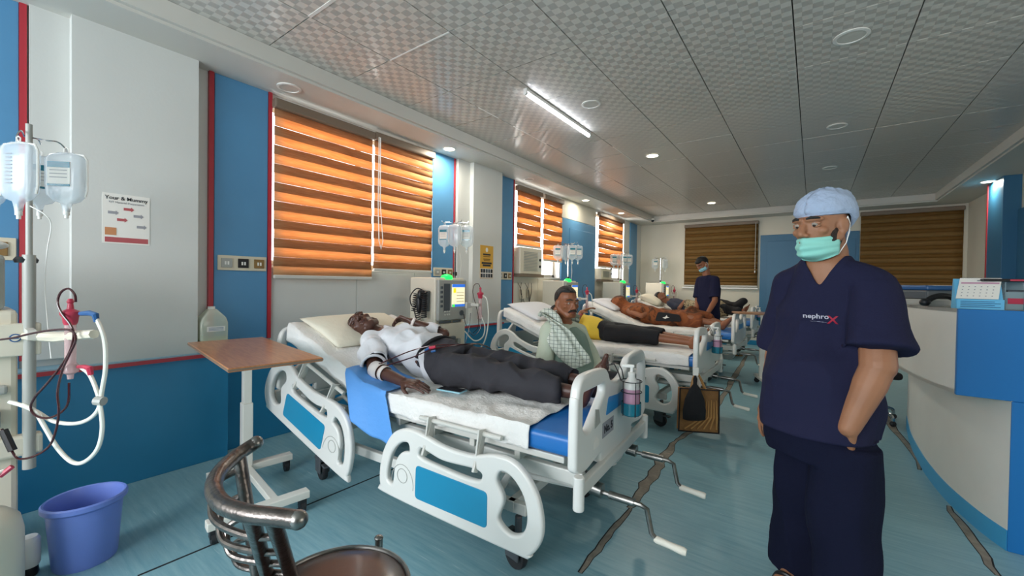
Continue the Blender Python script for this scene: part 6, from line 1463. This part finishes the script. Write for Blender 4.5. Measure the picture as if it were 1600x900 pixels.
def patient_far():
    L, R3 = bedpt(B4); ex, ey = R3 @ V((1, 0, 0)), R3 @ V((0, 1, 0))
    t = person('person asleep on the farthest bed in a dark blue shirt under a patterned blanket', L(0, 0, .70))
    hc = L(-.60, -.05, 1.03); HF = (R3 @ V((.45, -.25, .85))).normalized(); R = basis(HF, R3 @ V((-.85, 0, .45))); neck = L(-.47, 0, .94)
    ch, be, pel = L(-.32, 0, .88), L(-.12, 0, .82), L(.05, 0, .78); up = (R3 @ V((.3, 0, .95))).normalized()
    hips = [(L(.07, -.09, .76), L(.45, -.1, .86), L(.80, -.08, .75)), (L(.07, .09, .76), L(.45, .1, .93), L(.84, .1, .79))]
    b = MB(); T = head(b, hc, R, .97, neck); torso(b, [(neck, ey, up, .07, .055), (ch, ey, up, .155, .11), (be, ey, up, .14, .11), (pel, ey, ZUP, .14, .09)])
    arm(b, L(-.38, -.18, .90), L(-.18, -.25, .83), L(-.14, -.05, .955), (.045, .038, .036, .025)); hand(b, L(-.14, -.05, .955), ey+ex*.1, -ZUP, .95, .3, -1)
    arm(b, L(-.38, .18, .90), L(-.18, .25, .83), L(-.05, .10, .93), (.045, .038, .036, .025)); hand(b, L(-.05, .10, .93), -ey+ex*.1, -ZUP, .95, .3, 1)
    for i, (h, k, a) in enumerate(hips): b.cap(h, k, .075, .052); b.cap(k, a, .05, .032); foot(b, a, ZUP*.9+ex*.4, -ex+ZUP*.4, .98, 1-2*i)
    organic(b, 'body', 'skin_brown', t, .009, 4); face_parts(t, T, R, .97, closed=True, lidm='skin_brown'); hair_shell(t, T, R, .97, line=.055)
    b = MB(); torso(b, [(neck+ex*.04, ey, up, .085, .065), (ch, ey, up, .178, .13), (be, ey, up, .165, .13), (pel, ey, ZUP, .155, .105)])
    for sg in (-1, 1): b.cap(L(-.38, sg*.18, .90), L(-.24, sg*.23, .85), .062, .058)
    organic(b, 'dark_shirt', 'grey_blue_cloth', t, .010, 4, fold=.01)
    b = MB(); torso(b, [(L(-.16, .02, .87), ey, up, .17, .12), (L(-.0, 0, .83), ey, up, .205, .14), (L(.3, 0, .82), ey, ZUP, .20, .16), (L(.5, 0, .84), ey, ZUP, .18, .15), (L(.62, .0, .80), ey, ZUP, .14, .10)])
    organic(b, 'patterned_blanket', 'paisley', t, .011, 4, fold=.02, fscale=8, seed=4)
    b = MB(); b.cap(L(.42, .08, .92), L(.78, .10, .88), .10, .085); b.cap(L(.74, .08, .88), L(.86, .09, .98), .085, .07); b.cap(L(.45, -.1, .86), L(.80, -.08, .80), .09, .08)
    organic(b, 'black_cloth', 'black_cloth', t, .011, 4, fold=.02, fscale=9, seed=9)
patient_far()
# ---------------------------------------------------------------- the staff member at the beds
def bedside_staff():
    D = 6.62; F = (-RTh*.88-FWh*.40).normalized(); Lf = ZUP.cross(F); base = P(1108, 500, D); base.z = 0
    t = person('person in navy scrubs and light blue mask bending over the third bed', base)
    hc = P(1097, 413, D); HF = (-RTh*.78-FWh*.30-ZUP*.50).normalized(); R = basis(HF, ZUP-RTh*.35); s = .98
    neck = P(1104, 430, D); chest = P(1108, 450, D); belly = P(1106, 478, D); hem = P(1108, 500, D)
    shL = P(1117, 438, D-.14); elL = P(1117, 470, D-.22); wrL = P(1103, 494, D-.34); shR = P(1095, 438, D+.14); elR = P(1090, 470, D+.10); wrR = P(1088, 492, D-.05)
    b = MB(); T = head(b, hc, R, s, neck); torso(b, [(hem-ZUP*.1, Lf, F, .15, .1), (belly, Lf, F, .15, .115), (chest, Lf, F, .16, .11), (neck-ZUP*.03, Lf, F, .08, .065)])
    arm(b, shL, elL, wrL, (.052, .044, .042, .028)); arm(b, shR, elR, wrR, (.052, .044, .042, .028)); hand(b, wrL, -RTh*.7-ZUP*.5, -ZUP, 1, .4, 1); hand(b, wrR, -RTh*.7-ZUP*.5, -ZUP, 1, .4, -1)
    for sg in (-1, 1):
        h = hem+Lf*.09*sg-ZUP*.05; a = h.copy(); a.z = .09; k = h.lerp(a, .5); b.cap(h, k, .08, .055); b.cap(k, a, .05, .034); foot(b, a, F, ZUP, 1, -sg)
    organic(b, 'body', 'skin_brown', t, .008, 4)
    hair_shell(t, T, R, s, line=.062, back=-.06, grow=1.10); MB().ell(T(0, .045, .070), (.060, .045, .032), R).build('fringe', 'hair_black', t, world=True)
    face_parts(t, T, R, s, lidm='skin_brown'); face_mask(t, T, R, s, 'mask_blue')
    b = MB(); torso(b, [(hem-ZUP*.12, Lf, F, .185, .135), (belly, Lf, F, .178, .14), (chest, Lf, F, .180, .128), (neck-ZUP*.045, Lf, F, .11, .085), (neck-ZUP*.01, Lf, F, .065, .06)])
    b.cap(neck-ZUP*.05, shL, .06, .07); b.cap(neck-ZUP*.05, shR, .06, .07); b.tube([shL, shL.lerp(elL, .85)], [.072, .082], 16); b.tube([shR, shR.lerp(elR, .85)], [.072, .082], 16)
    organic(b, 'scrub_top', 'navy_scrub', t, .009, 4, fold=.01)
    b = MB(); torso(b, [(hem-ZUP*.2, Lf, F, .16, .12), (hem, Lf, F, .165, .125)])
    for sg in (-1, 1): h = hem+Lf*.09*sg-ZUP*.05; a = h.copy(); a.z = .06; b.tube([h, h.lerp(a, .5), a], [.10, .09, .095], 16)
    organic(b, 'trousers', 'navy_trouser', t, .012, 4)
bedside_staff()
